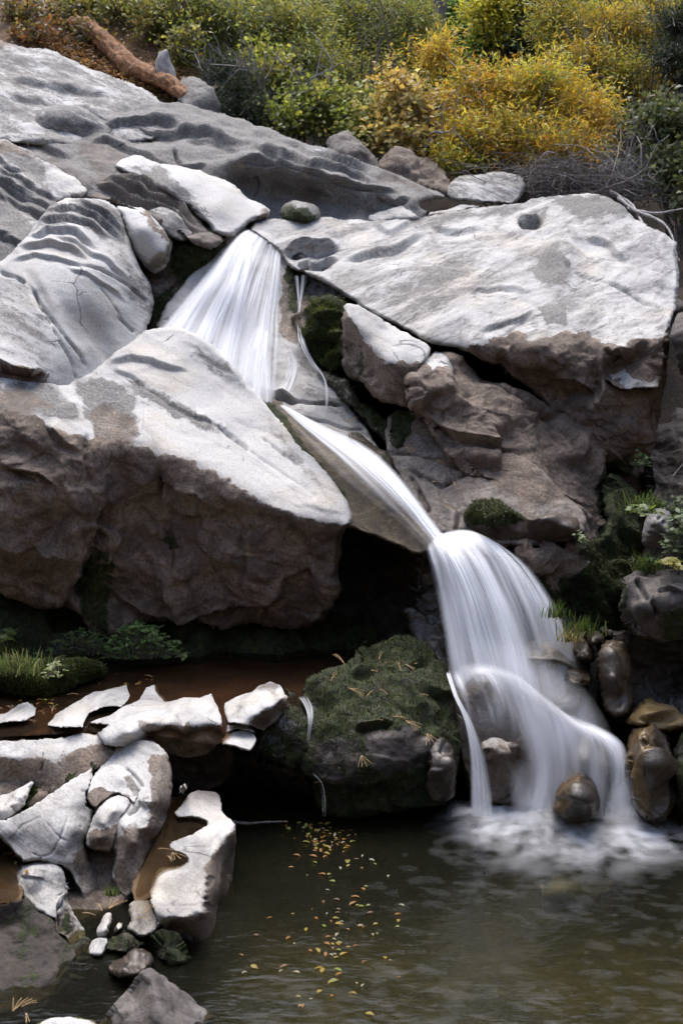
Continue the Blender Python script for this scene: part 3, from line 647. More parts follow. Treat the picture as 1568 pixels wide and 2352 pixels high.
rock('mossy_rib', 'long narrow mossy black rib of rock between the wet slab and the wedge block', t4((1180,1050),(1240,1060),(1330,1090),(1420,1180),(1500,1280),(1600,1360),(1700,1440),(1750,1500),(1720,1580),(1640,1520),(1540,1440),(1440,1330),(1330,1220),(1230,1120)),
  [(730,850,9.95),(780,860,9.95),(830,930,9.75),(880,980,9.6),(920,1010,9.45),(800,930,9.7),(860,1000,9.55),(910,1030,9.4)], base=(1,.45,.5,.1), dy=W0, facet=.07, roll=(9,.15), mat=BLACKROCK, fuzz=1500, masks=[('moss',t4((1500,1300),(1600,1340),(1750,1490),(1720,1560),(1600,1450)),.95,8)], cat='rock')
# ------------------------------------------------------------------ the great boulder on the left
rock('overhanging_boulder', 'huge granite boulder with smooth pale top and brown overhanging face, left of the chute',
  [(-80,866),(0,862),(60,870),(100,872),(150,885),(180,870),(230,838),(280,800),(325,762),(360,755),(400,751),(440,761),(480,788),(520,823),(560,866),(600,912),(650,970),(700,1030),(760,1095),(800,1150),(815,1200),(790,1220),(775,1300),(765,1420),(700,1445),(560,1430),(500,1450),(400,1445),(320,1430),(250,1450),(170,1395),(90,1378),(-80,1340)],
  [(350,757,9.95),(440,762,9.95),(520,825,9.85),(600,912,9.6),(700,1030,9.2),(805,1190,8.62),(180,870,9.2),(60,872,8.95),(-80,862,8.75),(280,800,9.6),
   (400,830,9.62),(320,830,9.5),(400,920,9.3),(500,920,9.5),(550,1010,9.2),(620,1070,9.0),(700,1130,8.8),(250,890,9.15),(250,950,8.9),(120,910,8.8),
   (0,1050,8.45),(100,1100,8.4),(0,1250,8.5),(100,1250,8.55),(190,1150,8.52),(170,1390,9.0),(60,1350,8.95),(-80,1320,8.9),
   (280,1100,8.72),(300,1180,8.85),(400,1180,8.85),(500,1190,8.8),(600,1240,8.75),(700,1250,8.7),(770,1260,8.7),(250,1330,9.0),(250,1440,9.2),(400,1320,8.95),(400,1440,9.25),(560,1340,8.9),(560,1430,9.15),(700,1340,8.85),(700,1440,9.1),(765,1400,9.0)],
  crest=[[(-80,935,8.5),(0,945,8.48),(90,962,8.48),(200,1010,8.52),(270,1002,8.62),(330,1033,8.62),(420,1053,8.65),(500,1092,8.65),(570,1138,8.62),(640,1170,8.6),(720,1194,8.58),(795,1206,8.56)]],
  base=(0,0,0,-.05), c=9, dy=U, roll=(10,.2), rough=(.008,.045), facet=.13, wob=2.5,
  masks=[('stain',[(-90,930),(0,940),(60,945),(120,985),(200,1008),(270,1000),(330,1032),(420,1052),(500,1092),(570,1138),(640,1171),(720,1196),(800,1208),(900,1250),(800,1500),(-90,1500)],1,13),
         ('stain',[(200,960),(230,920),(290,940),(330,990),(300,1020),(220,1010)],.62,12),('stain',[(-90,880),(70,890),(140,940),(60,950),(-90,920)],.55,10),('lichen',[(170,875),(230,860),(330,900),(300,980),(200,960)],.85,16),('lichen',[(290,860),(400,920),(520,985),(480,990),(340,930)],.8,7),('lichen',[(430,790),(520,830),(560,880),(480,850)],.7,12),
         ('lichen',[(-90,870),(110,880),(190,960),(140,970),(-90,930)],.9,14),
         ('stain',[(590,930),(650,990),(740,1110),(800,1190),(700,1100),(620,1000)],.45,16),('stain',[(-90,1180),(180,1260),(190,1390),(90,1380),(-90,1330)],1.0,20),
         ('moss',[(165,1330),(250,1240),(270,1300),(250,1400),(250,1450),(180,1400)],.62,14),('moss',[(370,1238),(405,1228),(418,1255),(385,1262)],.9,6),('moss',[(280,1440),(330,1400),(480,1420),(430,1460)],.5,16),('moss',[(470,1440),(520,1405),(560,1440)],.4,14),('lichen',[(420,1060),(560,1140),(700,1200),(600,1240),(440,1130)],.3,12)],
  cracks=[([(250,1150),(232,1230),(200,1320),(172,1400)],.16,16),([(290,860),(330,890),(390,930),(440,955),(500,978),(560,1030),(620,1068),(690,1118),(735,1152)],.013,3),([(500,975),(530,1000),(570,1035)],.05,4),([(600,1005),(640,1040),(690,1075)],.02,3),([(545,1220),(560,1290),(548,1370)],.03,5),([(310,1165),(370,1220),(400,1240)],.04,5),([(380,1195),(385,1250),(400,1320)],.05,9),([(0,1070),(40,1085),(90,1110)],.03,4),([(200,1000),(195,1060),(205,1120)],.03,5),([(325,1000),(332,970),(325,890)],.008,2),([(500,1180),(560,1220),(545,1280)],.03,6)],
  ledges=[([(230,835),(300,820),(380,838),(440,862)],.028,16),([(250,850),(310,870),(330,900)],.018,8),([(370,1085),(380,1150),(420,1180),(480,1190)],.08,16),([(0,1075),(90,1085),(140,1130)],.05,12),([(100,980),(170,1030),(190,1045)],.05,8),([(370,920),(430,950),(500,975)],.018,6),([(-60,1240),(0,1250),(90,1262),(170,1270),(220,1250)],.09,18),([(300,1100),(370,1110),(450,1130),(520,1180)],.05,12),([(230,1350),(330,1400),(420,1418),(500,1400),(640,1380),(700,1420)],.09,16)],
  bumps=[(120,1150,90,60,10,.06),(520,870,60,20,45,-.03)], thick=1.6, cat='boulder')
# ------------------------------------------------------------------ right-hand boulders
W = .3
rock('sunlit_boulder', 'largest pale boulder on the right, smooth sloping top and shadowed brown front',
  [(568,526),(582,508),(640,502),(690,503),(735,498),(800,505),(860,510),(945,500),(1000,492),(1080,478),(1190,472),(1230,452),(1290,450),(1330,446),(1390,447),(1430,478),(1470,512),(1530,540),(1556,565),(1560,640),(1555,705),(1534,745),(1540,800),(1530,880),(1520,960),(1495,1050),(1470,1100),(1430,1095),(1380,1060),(1300,980),(1230,905),(1130,840),(1060,805),(985,790),(900,742),(830,705),(760,660),(706,630),(665,618),(648,590),(625,565),(595,545)],
  [(575,520,11.1),(640,508,11.3),(740,499,11.6),(840,512,11.7),(945,502,11.8),(1080,480,12.0),(1230,454,12.2),(1390,450,12.1),(1545,560,11.3),(1555,690,10.4),(600,545,10.95),(645,580,10.85),(665,616,10.7),(705,629,10.6),(830,702,10.1),(985,787,9.6),(1060,802,9.5),
   (740,540,11.2),(800,560,11.1),(900,620,10.5),(1000,600,10.75),(1100,550,11.25),(1100,650,10.3),(1000,700,10.0),(1200,600,10.75),(1290,600,10.75),(1300,520,11.4),(1400,550,11.2),(1450,650,10.4),(1350,690,10.0),(1210,700,9.9),(1480,720,9.9),
   (1150,840,9.55),(1250,830,9.3),(1330,830,9.3),(1400,850,9.3),(1250,900,9.6),(1330,900,9.4),(1200,890,9.6),(1350,980,9.5),(1450,980,9.4),(1510,960,9.45),(1440,1080,9.6),(1300,960,9.6),(1440,910,9.32)],
  crest=[[(1085,790,9.42),(1150,772,9.52),(1200,750,9.62),(1224,792,9.28),(1262,778,9.42),(1312,752,9.52),(1365,762,9.48),(1392,792,9.30),(1428,812,9.2),(1490,775,9.38),(1540,750,9.48)]],
  base=(0,0,0,.45), c=9, dy=W, roll=(9,.22), rough=(.016,.05), facet=.12, thick=1.6, grain=-24,
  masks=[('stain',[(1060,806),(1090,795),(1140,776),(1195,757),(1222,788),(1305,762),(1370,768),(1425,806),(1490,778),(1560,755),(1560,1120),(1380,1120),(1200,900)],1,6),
         ('stain',[(1392,862),(1450,862),(1528,872),(1505,898),(1455,896)],-.2,3),('lichen',[(900,640),(1050,560),(1100,620),(1000,720),(880,700)],.6,30),('lichen',[(1215,620),(1270,590),(1310,640),(1260,660)],1.0,12),('lichen',[(1230,700),(1300,690),(1300,740),(1250,740)],1.0,8),
         ('lichen',[(1240,450),(1400,450),(1440,490),(1340,500)],.9,12),('lichen',[(850,505),(1080,480),(1200,475),(1000,520)],.7,12),('lichen',[(1180,500),(1260,480),(1230,520)],.9,7),
         ('wet',[(568,526),(640,500),(730,500),(780,560),(700,630),(640,590)],.35,14),('moss',[(1400,1050),(1450,1040),(1450,1110),(1400,1110)],.7,12),('stain',[(570,520),(700,500),(760,540),(720,600)],.32,20)],
  ledges=[([(645,585),(690,566),(740,562),(785,575)],.11,12),([(675,612),(705,600),(745,590),(780,602)],.07,7),([(780,600),(850,585),(920,570),(990,535)],.05,12),([(1185,512),(1220,505),(1240,490)],.10,7),([(1070,670),(1150,655),(1230,680)],.03,10),([(1380,790),(1410,820),(1440,808),(1500,775)],.10,10),
          ([(1380,862),(1440,890),(1530,880)],.14,9),([(1100,760),(1200,735),(1230,710)],.03,6),([(990,520),(1050,530),(1120,525)],.03,8),([(850,520),(900,530),(960,520)],.03,8),([(1340,540),(1400,560),(1450,600)],.04,10),([(1250,860),(1330,880),(1380,930)],.06,12)],
  cracks=[([(1390,650),(1440,670),(1480,695),(1530,712)],.05,3.5),([(1290,620),(1330,640),(1400,655)],.025,3),([(1150,780),(1200,740),(1250,720)],.02,3)],
  bumps=[(1435,842,50,24,-32,-.24),(1290,600,40,50,0,.10),(1150,640,60,30,-20,-.04),(1050,540,50,14,5,-.03)], cat='boulder')
rock('wedge_block', 'angular block with bright top and dark green front, below the largest right boulder',
  [(786,708),(800,695),(832,706),(880,736),(940,770),(992,796),(985,818),(966,842),(968,900),(962,945),(920,930),(860,918),(845,892),(800,862),(788,800)],
  [(800,700,9.85),(985,797,9.5),(900,750,9.65),(850,895,9.5),(910,905,9.42),(960,935,9.45),(800,800,9.8),(850,850,9.5),(800,850,9.7),(930,870,9.3)], crest=[[(800,725,9.66),(830,755,9.56),(845,785,9.5),(885,830,9.3),(903,833,9.27),(965,834,9.3)]],
  base=(0,0,0,.1), c=8, dy=W, facet=.10, roll=(7,.12), rough=(.012,.04),
  masks=[('stain',[(780,690),(799,715),(842,788),(884,834),(968,838),(1000,960),(780,960)],1,4),('moss',[(780,760),(830,800),(840,880),(800,870)],.5,10)], cracks=[([(905,806),(910,826)],.008,2)], cat='boulder')
rock('brown_boulder', 'massive purplish brown fractured boulder on the right, under the largest boulder',
  [(958,860),(975,822),(1000,807),(1050,812),(1085,845),(1140,872),(1230,915),(1330,990),(1390,1060),(1405,1150),(1398,1250),(1330,1262),(1250,1210),(1150,1130),(1050,1080),(985,1000),(958,940)],
  [(970,835,9.45),(1010,812,9.6),(1045,845,9.35),(978,862,9.32),(1090,850,9.5),(1000,900,9.2),(1100,950,9.2),(1180,920,9.4),(1250,1000,9.4),(1000,1000,9.15),(1100,1040,9.05),(1330,1040,9.4),(1350,1100,9.25),(1300,1180,8.95),(1390,1200,9.15),(1200,1120,8.92),(1060,900,9.15),(1220,1060,9.15)],
  base=(1,0,.3,.3), c=10, dy=W, facet=.17, roll=(9,.18), rough=(.012,.022), thick=1.2,
  masks=[('stain',[(970,825),(1005,808),(1050,840),(1030,850),(985,862)],.1,5),('moss',[(1380,1070),(1420,1100),(1410,1240),(1385,1180)],.6,10)],
  cracks=[([(962,872),(966,900),(985,918)],.03,3),([(1190,900),(1200,940),(1250,965),(1290,960)],.06,6),([(1090,840),(1160,900),(1250,960),(1310,1030),(1370,1090)],.05,7)],
  ledges=[([(960,940),(1010,975),(1050,1010),(1120,1030),(1200,1040)],.08,10),([(1140,1070),(1230,1120),(1300,1140),(1370,1160)],.05,10)], cat='boulder')
rock('pale_ramp', 'pale damp cracked rock ramp between the chute and the brown boulder',
  [(880,1000),(892,950),(960,938),(1050,992),(1130,1026),(1230,1060),(1300,1140),(1345,1180),(1335,1240),(1210,1258),(1100,1250),(1010,1235),(960,1165),(905,1080)],
  [(890,955,9.6),(1000,1000,9.4),(1200,1070,9.0),(895,1060,9.35),(1000,1150,8.95),(1000,1235,8.68),(1120,1245,8.5),(1310,1210,8.6),(1200,1170,8.7),(1100,1100,8.95),(960,1040,9.3)],
  base=(.60,.05,.3,.4), c=14, dy=W, facet=.05, roll=(7,.12), rough=(.015,.03),
  masks=[('wet',[(950,1100),(1080,1130),(1200,1150),(1100,1250),(1000,1230)],.55,20),('stain',[(1050,1050),(1150,1040),(1300,1140),(1200,1150)],.8,16),('moss',[(895,940),(950,950),(945,1010),(900,1000)],.8,8)],
  cracks=[([(895,1048),(930,1042),(1000,1050),(1040,1072),(1090,1070)],.05,4),([(935,1080),(980,1100),(1010,1115),(1060,1090),(1090,1075)],.05,4),([(940,1090),(965,1130),(985,1180)],.04,4)], cat='rock')
rock('moss_topped_ledge', 'dark wet ledge with a moss cushion on top, right of the lower fall lip',
  [(1060,1185),(1078,1158),(1110,1145),(1150,1148),(1205,1192),(1262,1180),(1310,1183),(1333,1195),(1332,1238),(1300,1248),(1240,1258),(1190,1256),(1120,1238),(1075,1212)],
  [(1070,1180,8.5),(1120,1148,8.6),(1320,1190,8.5),(1200,1195,8.5),(1130,1185,8.3),(1240,1200,8.25),(1310,1212,8.28),(1120,1230,8.5),(1230,1245,8.5),(1300,1240,8.45)],
  fuzz=2500, base=(.9,0,.6,.2), dy=W, facet=.03, rough=(.01,.015), roll=(9,.15), masks=[('moss',[(1055,1190),(1080,1150),(1150,1145),(1212,1192),(1180,1210),(1080,1205)],.95,8)], cat='ledge')
rock('mossy_bank', 'dark mossy bank of rock right of the lower fall, with grass at its foot',
  [(1175,1262),(1240,1262),(1330,1248),(1395,1235),(1395,1090),(1420,1095),(1450,1120),(1462,1200),(1470,1280),(1450,1340),(1430,1400),(1440,1470),(1300,1480),(1260,1400),(1215,1310)],
  [(1190,1266,8.5),(1240,1270,8.4),(1390,1245,8.75),(1420,1110,9.2),(1460,1200,9.0),(1300,1300,8.5),(1400,1330,8.6),(1450,1330,8.75),(1290,1400,8.55),(1380,1430,8.6),(1230,1320,8.45)],
  fuzz=9000, base=(.9,.75,.3,.1), dy=W, facet=.12, roll=(10,.2), rough=(.03,.05), step=2.4,
  masks=[('moss',[(1180,1262),(1300,1255),(1340,1300),(1300,1370),(1220,1310)],.15,16),('moss',[(1290,1330),(1460,1260),(1450,1410),(1300,1460)],1.0,16)], ledges=[([(1185,1275),(1220,1272),(1265,1262)],.04,6)], cat='rock bank')
rock('edge_boulder', 'grey boulder cut by the right edge of the photo, beside the dark hollow',
  [(1546,760),(1552,730),(1575,712),(1680,700),(1680,900),(1568,872),(1552,830)], [(1550,750,9.2),(1600,720,9.4),(1660,800,9.0),(1568,860,9.2),(1580,790,9.0)], base=(.9,.1,.1,.5), mat=DARKROCK, facet=.1, dy=W, roll=(16,.2), cat='boulder')
rock('hollow_shade_filler', 'shadowed dark boulder deep in the hollow at the right edge',
  [(1470,720),(1530,690),(1680,690),(1680,1200),(1560,1210),(1470,1140)], [(1500,720,11.8),(1650,720,11.8),(1500,900,11.6),(1650,900,11.5),(1500,1150,10.6),(1650,1150,10.6),(1580,1020,10.9)], base=(1,.3,.4,.3), dy=W, facet=.1, roll=(20,.3), cat='boulder', mat=DARKROCK)  # dark mossy stone stands in for the shade of the hollow
rock('pitted_stone', 'small round pitted stone amid plants near the right edge',
  t1((770,1200),(800,1090),(850,1040),(930,1035),(985,1075),(1003,1130),(985,1250),(940,1330),(860,1370),(780,1360),(740,1290)),
  [(1480,1190,8.6),(1530,1170,8.6),(1545,1190,8.65),(1510,1200,8.4),(1500,1245,8.5),(1530,1240,8.5)], rough=(.008,.012), base=(.3,0,.15,.6), mat=DARKROCK, roll=(18,.2), masks=[('stain',[(1470,1225),(1540,1225),(1540,1270),(1460,1270)],1,8)], cat='stone', step=1.8,
  bumps=[(1514,1188,7,5,0,-.05),(1500,1212,5,4,0,-.04),(1524,1202,4,5,0,-.04),(1535,1212,5,4,0,-.04),(1490,1226,5,3,0,-.03),(1512,1218,4,3,0,-.03)])
rock('ledge_boulder', 'dark wet cracked boulder with a moss edge at the right edge, below the yellow leaves',
  t1((580,1830),(600,1700),(630,1600),(680,1585),(720,1560),(860,1530),(1000,1525),(1080,1515),(1300,1510),(1300,2060),(1080,2060),(980,2070),(880,2090),(740,2080),(640,2000),(600,1920)),
  [(1440,1335,8.1),(1500,1312,8.2),(1640,1305,8.2),(1430,1400,8.1),(1480,1380,7.95),(1560,1350,7.95),(1640,1400,7.9),(1470,1450,8.05),(1560,1460,8.05),(1640,1470,8.1)],
  base=(.9,.05,.4,.2), mat=DARKROCK, facet=.10, rough=(.01,.02), roll=(9,.15), masks=[('moss',t1((570,1850),(600,1700),(640,1600),(655,1650),(620,1850)),1,5),('moss',t1((850,1880),(1000,1800),(1300,1800),(1300,2060),(900,2060)),.62,12)],
  cracks=[(t1((700,1590),(760,1700),(850,1830),(880,1900)),.06,5)], ledges=[(t1((860,1700),(960,1680),(1080,1720)),.04,8)], cat='boulder')
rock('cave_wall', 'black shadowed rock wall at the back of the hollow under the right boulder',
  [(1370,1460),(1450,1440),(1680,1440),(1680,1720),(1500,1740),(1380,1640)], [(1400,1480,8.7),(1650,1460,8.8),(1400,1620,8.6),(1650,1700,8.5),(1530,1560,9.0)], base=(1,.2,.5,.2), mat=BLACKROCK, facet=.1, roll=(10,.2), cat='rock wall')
rock('tall_stone', 'tall upright brown wet stone beside the right of the lower fall',
  t1((410,2130),(440,2090),(520,2080),(610,2085),(640,2130),(660,2250),(680,2352),(690,2560),(640,2680),(500,2690),(430,2560),(420,2352)),
  [(1375,1490,8.2),(1430,1475,8.2),(1450,1560,8.1),(1400,1500,8.05),(1385,1600,8.1),(1415,1560,7.95),(1420,1640,7.95)], mat=OCHRE, rough=(.008,.012), base=(.85,.25,.7,.2), facet=0.08, roll=(12,.16), masks=[('stain',t1((410,2120),(600,2080),(600,2150),(430,2200)),.5,6)], cat='stone')
rock('shiny_pebble', 'dark shiny rounded stone under the grass, right of the lower fall', t1((310,2050),(340,2015),(420,2020),(470,2060),(450,2100),(390,2120),(330,2100)),
  [(1345,1465,8.35),(1385,1465,8.3),(1360,1475,8.2),(1370,1480,8.2)], rough=(.008,.012), base=(.8,0,.8,0), mat=DARKROCK, roll=(10,.12), cat='stone', step=1.8)
rock('tan_stone', 'tan rounded wet stone against the right side of the lower fall', t1((200,2130),(240,2080),(300,2070),(360,2120),(390,2220),(360,2270),(260,2240)),
  [(1320,1485,8.3),(1350,1480,8.3),(1335,1505,8.15),(1355,1520,8.2)], mat=OCHRE, rough=(.008,.012), facet=0.07, base=(.75,.05,.7,0), roll=(12,.13), cat='stone', step=1.8)
rock('low_stone', 'low olive stone half veiled by the right side of the lower fall', t1((150,2270),(220,2235),(300,2270),(350,2330),(360,2420),(300,2470),(160,2440)),
  [(1300,1530,8.25),(1345,1540,8.2),(1325,1560,8.1),(1340,1580,8.1)], mat=OCHRE, rough=(.008,.012), facet=0.07, base=(.6,.2,.7,0), roll=(12,.13), cat='stone', step=1.8)
rock('veiled_boulder', 'wide tan boulder seen through the lower fall', [(1190,1490),(1230,1465),(1290,1455),(1330,1480),(1345,1540),(1350,1640),(1250,1660),(1180,1600)],
  [(1200,1490,8.4),(1300,1460,8.4),(1260,1500,8.25),(1320,1560,8.2),(1240,1600,8.2)], rough=(.008,.012), facet=0.07, base=(.4,0,.6,.2), roll=(18,.2), ledges=[([(1190,1530),(1260,1520),(1340,1545)],.06,10)], cat='boulder')
rock('step_boulder', 'rounded boulder under the crest of the lower fall', [(1030,1560),(1050,1535),(1100,1525),(1160,1535),(1200,1570),(1240,1630),(1260,1720),(1240,1840),(1160,1860),(1080,1840),(1045,1740),(1040,1640)],
  [(1040,1550,8.4),(1110,1530,8.45),(1200,1575,8.35),(1110,1560,8.2),(1160,1620,8.1),(1100,1660,8.1),(1200,1740,8.0),(1120,1830,8.0),(1230,1820,7.95)], rough=(.008,.012), base=(.75,0,.75,.3), roll=(14,.2), facet=.025, cat='boulder')
rock('veiled_pillar', 'grey rounded stone behind the thin water, in the right half of the lower fall', t2((890,920),(900,840),(940,800),(990,800),(1040,850),(1050,900),(1110,880),(1140,920),(1150,1040),(1110,1190),(1000,1230),(900,1150)),
  [(1320,1700,8.1),(1340,1685,8.1),(1395,1715,8.05),(1345,1740,7.95),(1390,1750,7.95),(1350,1800,7.95)], rough=(.008,.012), base=(.35,0,.6,.2), roll=(14,.16), facet=.025, cat='stone', step=2)
rock('tan_topped_stone', 'square dark stone with a tan top behind the narrow left jet', t2((340,830),(380,800),(450,795),(520,820),(560,860),(580,960),(560,1080),(510,1190),(420,1220),(330,1200),(320,1000)),
  [(1105,1700,8.1),(1150,1680,8.15),(1185,1705,8.05),(1120,1725,7.95),(1160,1725,7.9),(1190,1740,7.95),(1120,1820,7.95),(1165,1820,7.95)], crest=[[(1115,1720,7.93),(1145,1722,7.9),(1160,1728,7.88),(1185,1708,7.95)]], c=6,
  rough=(.008,.012), base=(1,.1,.6,.2), masks=[('stain',t2((330,830),(390,790),(520,810),(545,860),(495,922),(440,905),(370,905)),.45,4),('wet',t2((330,830),(390,790),(520,810),(545,860),(495,922),(440,905),(370,905)),.25,5)], roll=(8,.12), facet=0.07, cat='stone', step=2)
rock('round_wet_stone', 'rounded wet brown stone standing in the foam at the foot of the fall', t2((768,1200),(800,1120),(840,1060),(900,1038),(970,1045),(1030,1080),(1055,1140),(1090,1220),(1085,1290),(1030,1350),(930,1362),(830,1340),(775,1300)),
  [(1275,1830,7.75),(1300,1780,7.8),(1345,1775,7.8),(1385,1840,7.75),(1320,1800,7.6),(1310,1840,7.5),(1350,1840,7.5),(1290,1870,7.6),(1340,1885,7.6)], mat=OCHRE, rough=(.008,.012), base=(1,.1,.7,0), roll=(14,.18), facet=0.08, cat='stone', step=2,
  masks=[('stain',t2((800,1120),(900,1035),(960,1050),(900,1130),(880,1260),(780,1310),(770,1220)),.15,5)])
rock('upright_wet_stone', 'upright shiny ochre and black stone at the right side of the foam', t2((1250,800),(1310,765),(1390,757),(1440,800),(1490,850),(1510,960),(1520,1100),(1540,1230),(1500,1300),(1440,1350),(1340,1360),(1290,1290),(1240,1150),(1225,1000)),
  [(1448,1690,7.8),(1500,1668,7.85),(1545,1720,7.8),(1480,1690,7.65),(1455,1760,7.65),(1500,1760,7.55),(1540,1800,7.65),(1470,1860,7.6),(1510,1860,7.6)], mat=OCHRE, rough=(.008,.012), base=(.95,.30,.75,0), roll=(12,.16), facet=0.09, cat='stone', step=2,
  masks=[('moss',t2((1240,850),(1310,800),(1330,1000),(1300,1290),(1350,1340),(1290,1300),(1230,1000)),0,6),('stain',t2((1240,850),(1300,765),(1400,770),(1390,860),(1340,1000),(1350,1340),(1290,1310),(1230,1000)),.2,6)])
rock('yellow_stone', 'yellow-green algae covered wet stone above the upright shiny stone', t2((1210,760),(1240,690),(1290,640),(1345,595),(1420,625),(1500,650),(1560,690),(1600,740),(1560,800),(1440,820),(1330,775)),
  [(1440,1660,8.0),(1485,1605,8.15),(1560,1635,8.1),(1490,1640,7.9),(1560,1660,7.9),(1470,1670,7.85),(1550,1690,7.95)], mat=OCHRE, rough=(.008,.012), facet=0.05, base=(.1,.22,.5,-.2), roll=(10,.14), cat='stone', step=2, ledges=[(t2((1300,730),(1400,705),(1560,700)),.06,8)])
rock('corner_stone', 'dark mossy stone right of the upright shiny stone, at the right edge', t2((1510,960),(1530,860),(1570,780),(1700,740),(1700,1300),(1560,1320),(1530,1200)),
  [(1560,1700,7.8),(1610,1670,7.8),(1555,1760,7.75),(1600,1780,7.6),(1565,1860,7.7),(1610,1860,7.7)], rough=(.008,.012), base=(.9,.55,.6,.1), roll=(12,.16), facet=0.08, mat=BLACKROCK, cat='stone')

# ------------------------------------------------------------------ centre: mossy boulder and ledge
LZ = .64
rock('mossy_boulder', 'large dark moss covered boulder left of the lower fall, brown needles on top',
  t5((640,420),(720,400),(800,395),(860,380),(920,270),(1000,245),(1060,240),(1120,195),(1190,190),(1240,230),(1300,270),(1350,330),(1390,390),(1440,500),(1490,640),(1500,720),(1480,800),(1470,900),(1450,1080),(1430,1160),(1300,1200),(1180,1230),(1000,1240),(850,1260),(740,1250),(650,1180),(620,1000),(590,930),(640,840),(660,780),(640,700),(560,560)),
  [(720,1545,8.15),(760,1535,8.3),(840,1490,8.75),(930,1465,8.8),(985,1490,8.7),(1020,1540,8.5),(1055,1630,8.3),(800,1545,8.25),(900,1530,8.35),(960,1540,8.35),(780,1600,8.0),(880,1600,8.0),(980,1610,8.0),(740,1680,7.85),(820,1680,7.8),(900,1680,7.75),(990,1700,7.85),(1040,1760,7.9),(720,1780,7.85),(800,1760,7.72),(880,1760,7.7),(960,1800,7.78),(760,1860,7.85),(860,1870,7.8),(1000,1850,7.85),(700,1620,8.05)],
  fuzz=9000, base=(1,.62,.45,.0), c=14, facet=.09, roll=(12,.2), rough=(.02,.03), mat=BLACKROCK, step=2.3, thick=1.1,
  masks=[('moss',t5((900,280),(1120,190),(1330,320),(1300,360),(1200,340),(1000,330)),1.1,10),('moss',t5((720,390),(840,390),(850,480),(740,480)),1.0,8),('moss',t5((950,500),(1300,420),(1400,650),(1250,650),(1000,600)),.62,20),('moss',t5((660,820),(860,740),(920,820),(880,1060),(700,1060)),.45,20),('moss',t5((940,760),(1200,720),(1320,800),(1280,960),(1020,960)),.05,16),('wet',t5((850,560),(1300,600),(1300,720),(860,700)),.7,16),('stain',t5((730,880),(775,850),(780,880),(750,930),(730,930)),0,3),('moss',t5((725,885),(775,845),(785,880),(755,935),(728,935)),0,4),('wet',t5((725,885),(775,845),(785,880),(755,935),(728,935)),0,4)],
  ledges=[(t5((820,415),(930,420),(1060,400),(1150,380)),.05,7),(t5((1180,390),(1260,350),(1330,360)),.05,8),(t5((880,760),(940,720),(1040,690),(1120,700)),.06,10),(t5((1230,460),(1340,560),(1440,560)),.05,9)], cat='boulder')
rock('corner_block', 'small wet grey block at the right foot of the mossy boulder', t5((1300,930),(1310,840),(1340,790),(1380,780),(1420,820),(1455,865),(1450,1080),(1430,1150),(1300,1160),(1290,1050)),
  [(1000,1690,7.85),(1020,1695,7.8),(1040,1730,7.78),(995,1750,7.7),(1030,1750,7.66),(1000,1830,7.72),(1035,1830,7.72)], rough=(.008,.012), base=(.9,.15,.85,.1), mat=DARKROCK, roll=(8,.1), facet=0.07, cat='stone', step=2)
rock('rivulet_rock', 'dark wet mossy rock where a small rivulet spills off the ledge pool', t5((430,470),(500,520),(560,560),(640,580),(680,640),(690,760),(660,860),(600,960),(620,1010),(560,1000),(500,960),(400,900),(330,880),(280,860),(330,760),(370,700),(450,600),(500,560)),
  zc([(630,1590,.64),(690,1600,.62),(735,1640,.6)])+[(720,1700,7.85),(700,1760,7.9),(640,1640,7.9),(620,1700,7.75),(600,1730,7.72),(660,1740,7.75),(690,1790,7.95)], fuzz=2500, base=(.9,.5,.8,.1), mat=BLACKROCK, roll=(9,.14), facet=.06, cat='rock', step=2.2,
  masks=[('stain',t5((290,880),(330,860),(410,940),(370,960),(310,920)),0,5),('moss',t5((290,880),(330,860),(410,940),(370,960),(310,920)),0,5),('moss',t5((340,830),(400,820),(440,930),(400,940)),.9,6)])
rock('undercut_rock', 'black undercut rock above the pool, below the white flat stones', t5((-20,1000),(40,960),(280,860),(400,920),(520,970),(600,1000),(650,1080),(640,1180),(540,1250),(300,1270),(160,1260),(120,1140)),
  [(470,1770,8.3),(560,1740,8.2),(700,1790,8.1),(520,1800,8.4),(600,1830,8.6),(690,1850,8.4),(560,1880,8.7),(680,1880,8.5)], base=(1,.25,.5,.1), mat=BLACKROCK, roll=(8,.12), facet=.08, cat='rock')
rock('ledge_bed', 'flat brown rock bed holding the shallow ledge pool under the great boulder',
  [(-80,1560),(60,1560),(200,1490),(420,1480),(700,1480),(850,1490),(860,1540),(780,1560),(735,1620),(690,1630),(640,1640),(560,1690),(500,1690),(380,1683),(220,1682),(100,1690),(-80,1698)],
  zc([(-80,1560,.60),(200,1490,.60),(420,1480,.6),(850,1490,.58),(735,1610,.60),(560,1640,.59),(400,1690,.60),(100,1700,.60),(-80,1740,.6),(400,1570,.55),(650,1550,.55),(500,1710,.58),(220,1712,.59)]),
  base=(1,.0,.5,.1), mat=SILT, c=40, roll=(6,.05), rough=(.02,.03), thick=.8, cat='rock')
flat_water('ledge_water', [(-80,1590),(60,1560),(200,1495),(420,1490),(700,1490),(850,1500),(850,1535),(780,1555),(732,1600),(690,1608),(640,1640),(570,1640),(520,1700),(500,1715),(380,1690),(220,1682),(100,1690),(-80,1697)], LZ, SHALLOW)
def flat(name, label, out, hi, front, **k):
    rock(name, label, out, zc(hi) + front, base=(0,0,0,.3), roll=k.pop('roll', (2.5,.025)), smooth=0, facet=.02, wob=2.2, rough=k.pop('rough', (.006,.03)), thick=k.pop('thick', .5), c=k.pop('c', 6), step=2, cat='flat rock', **k)
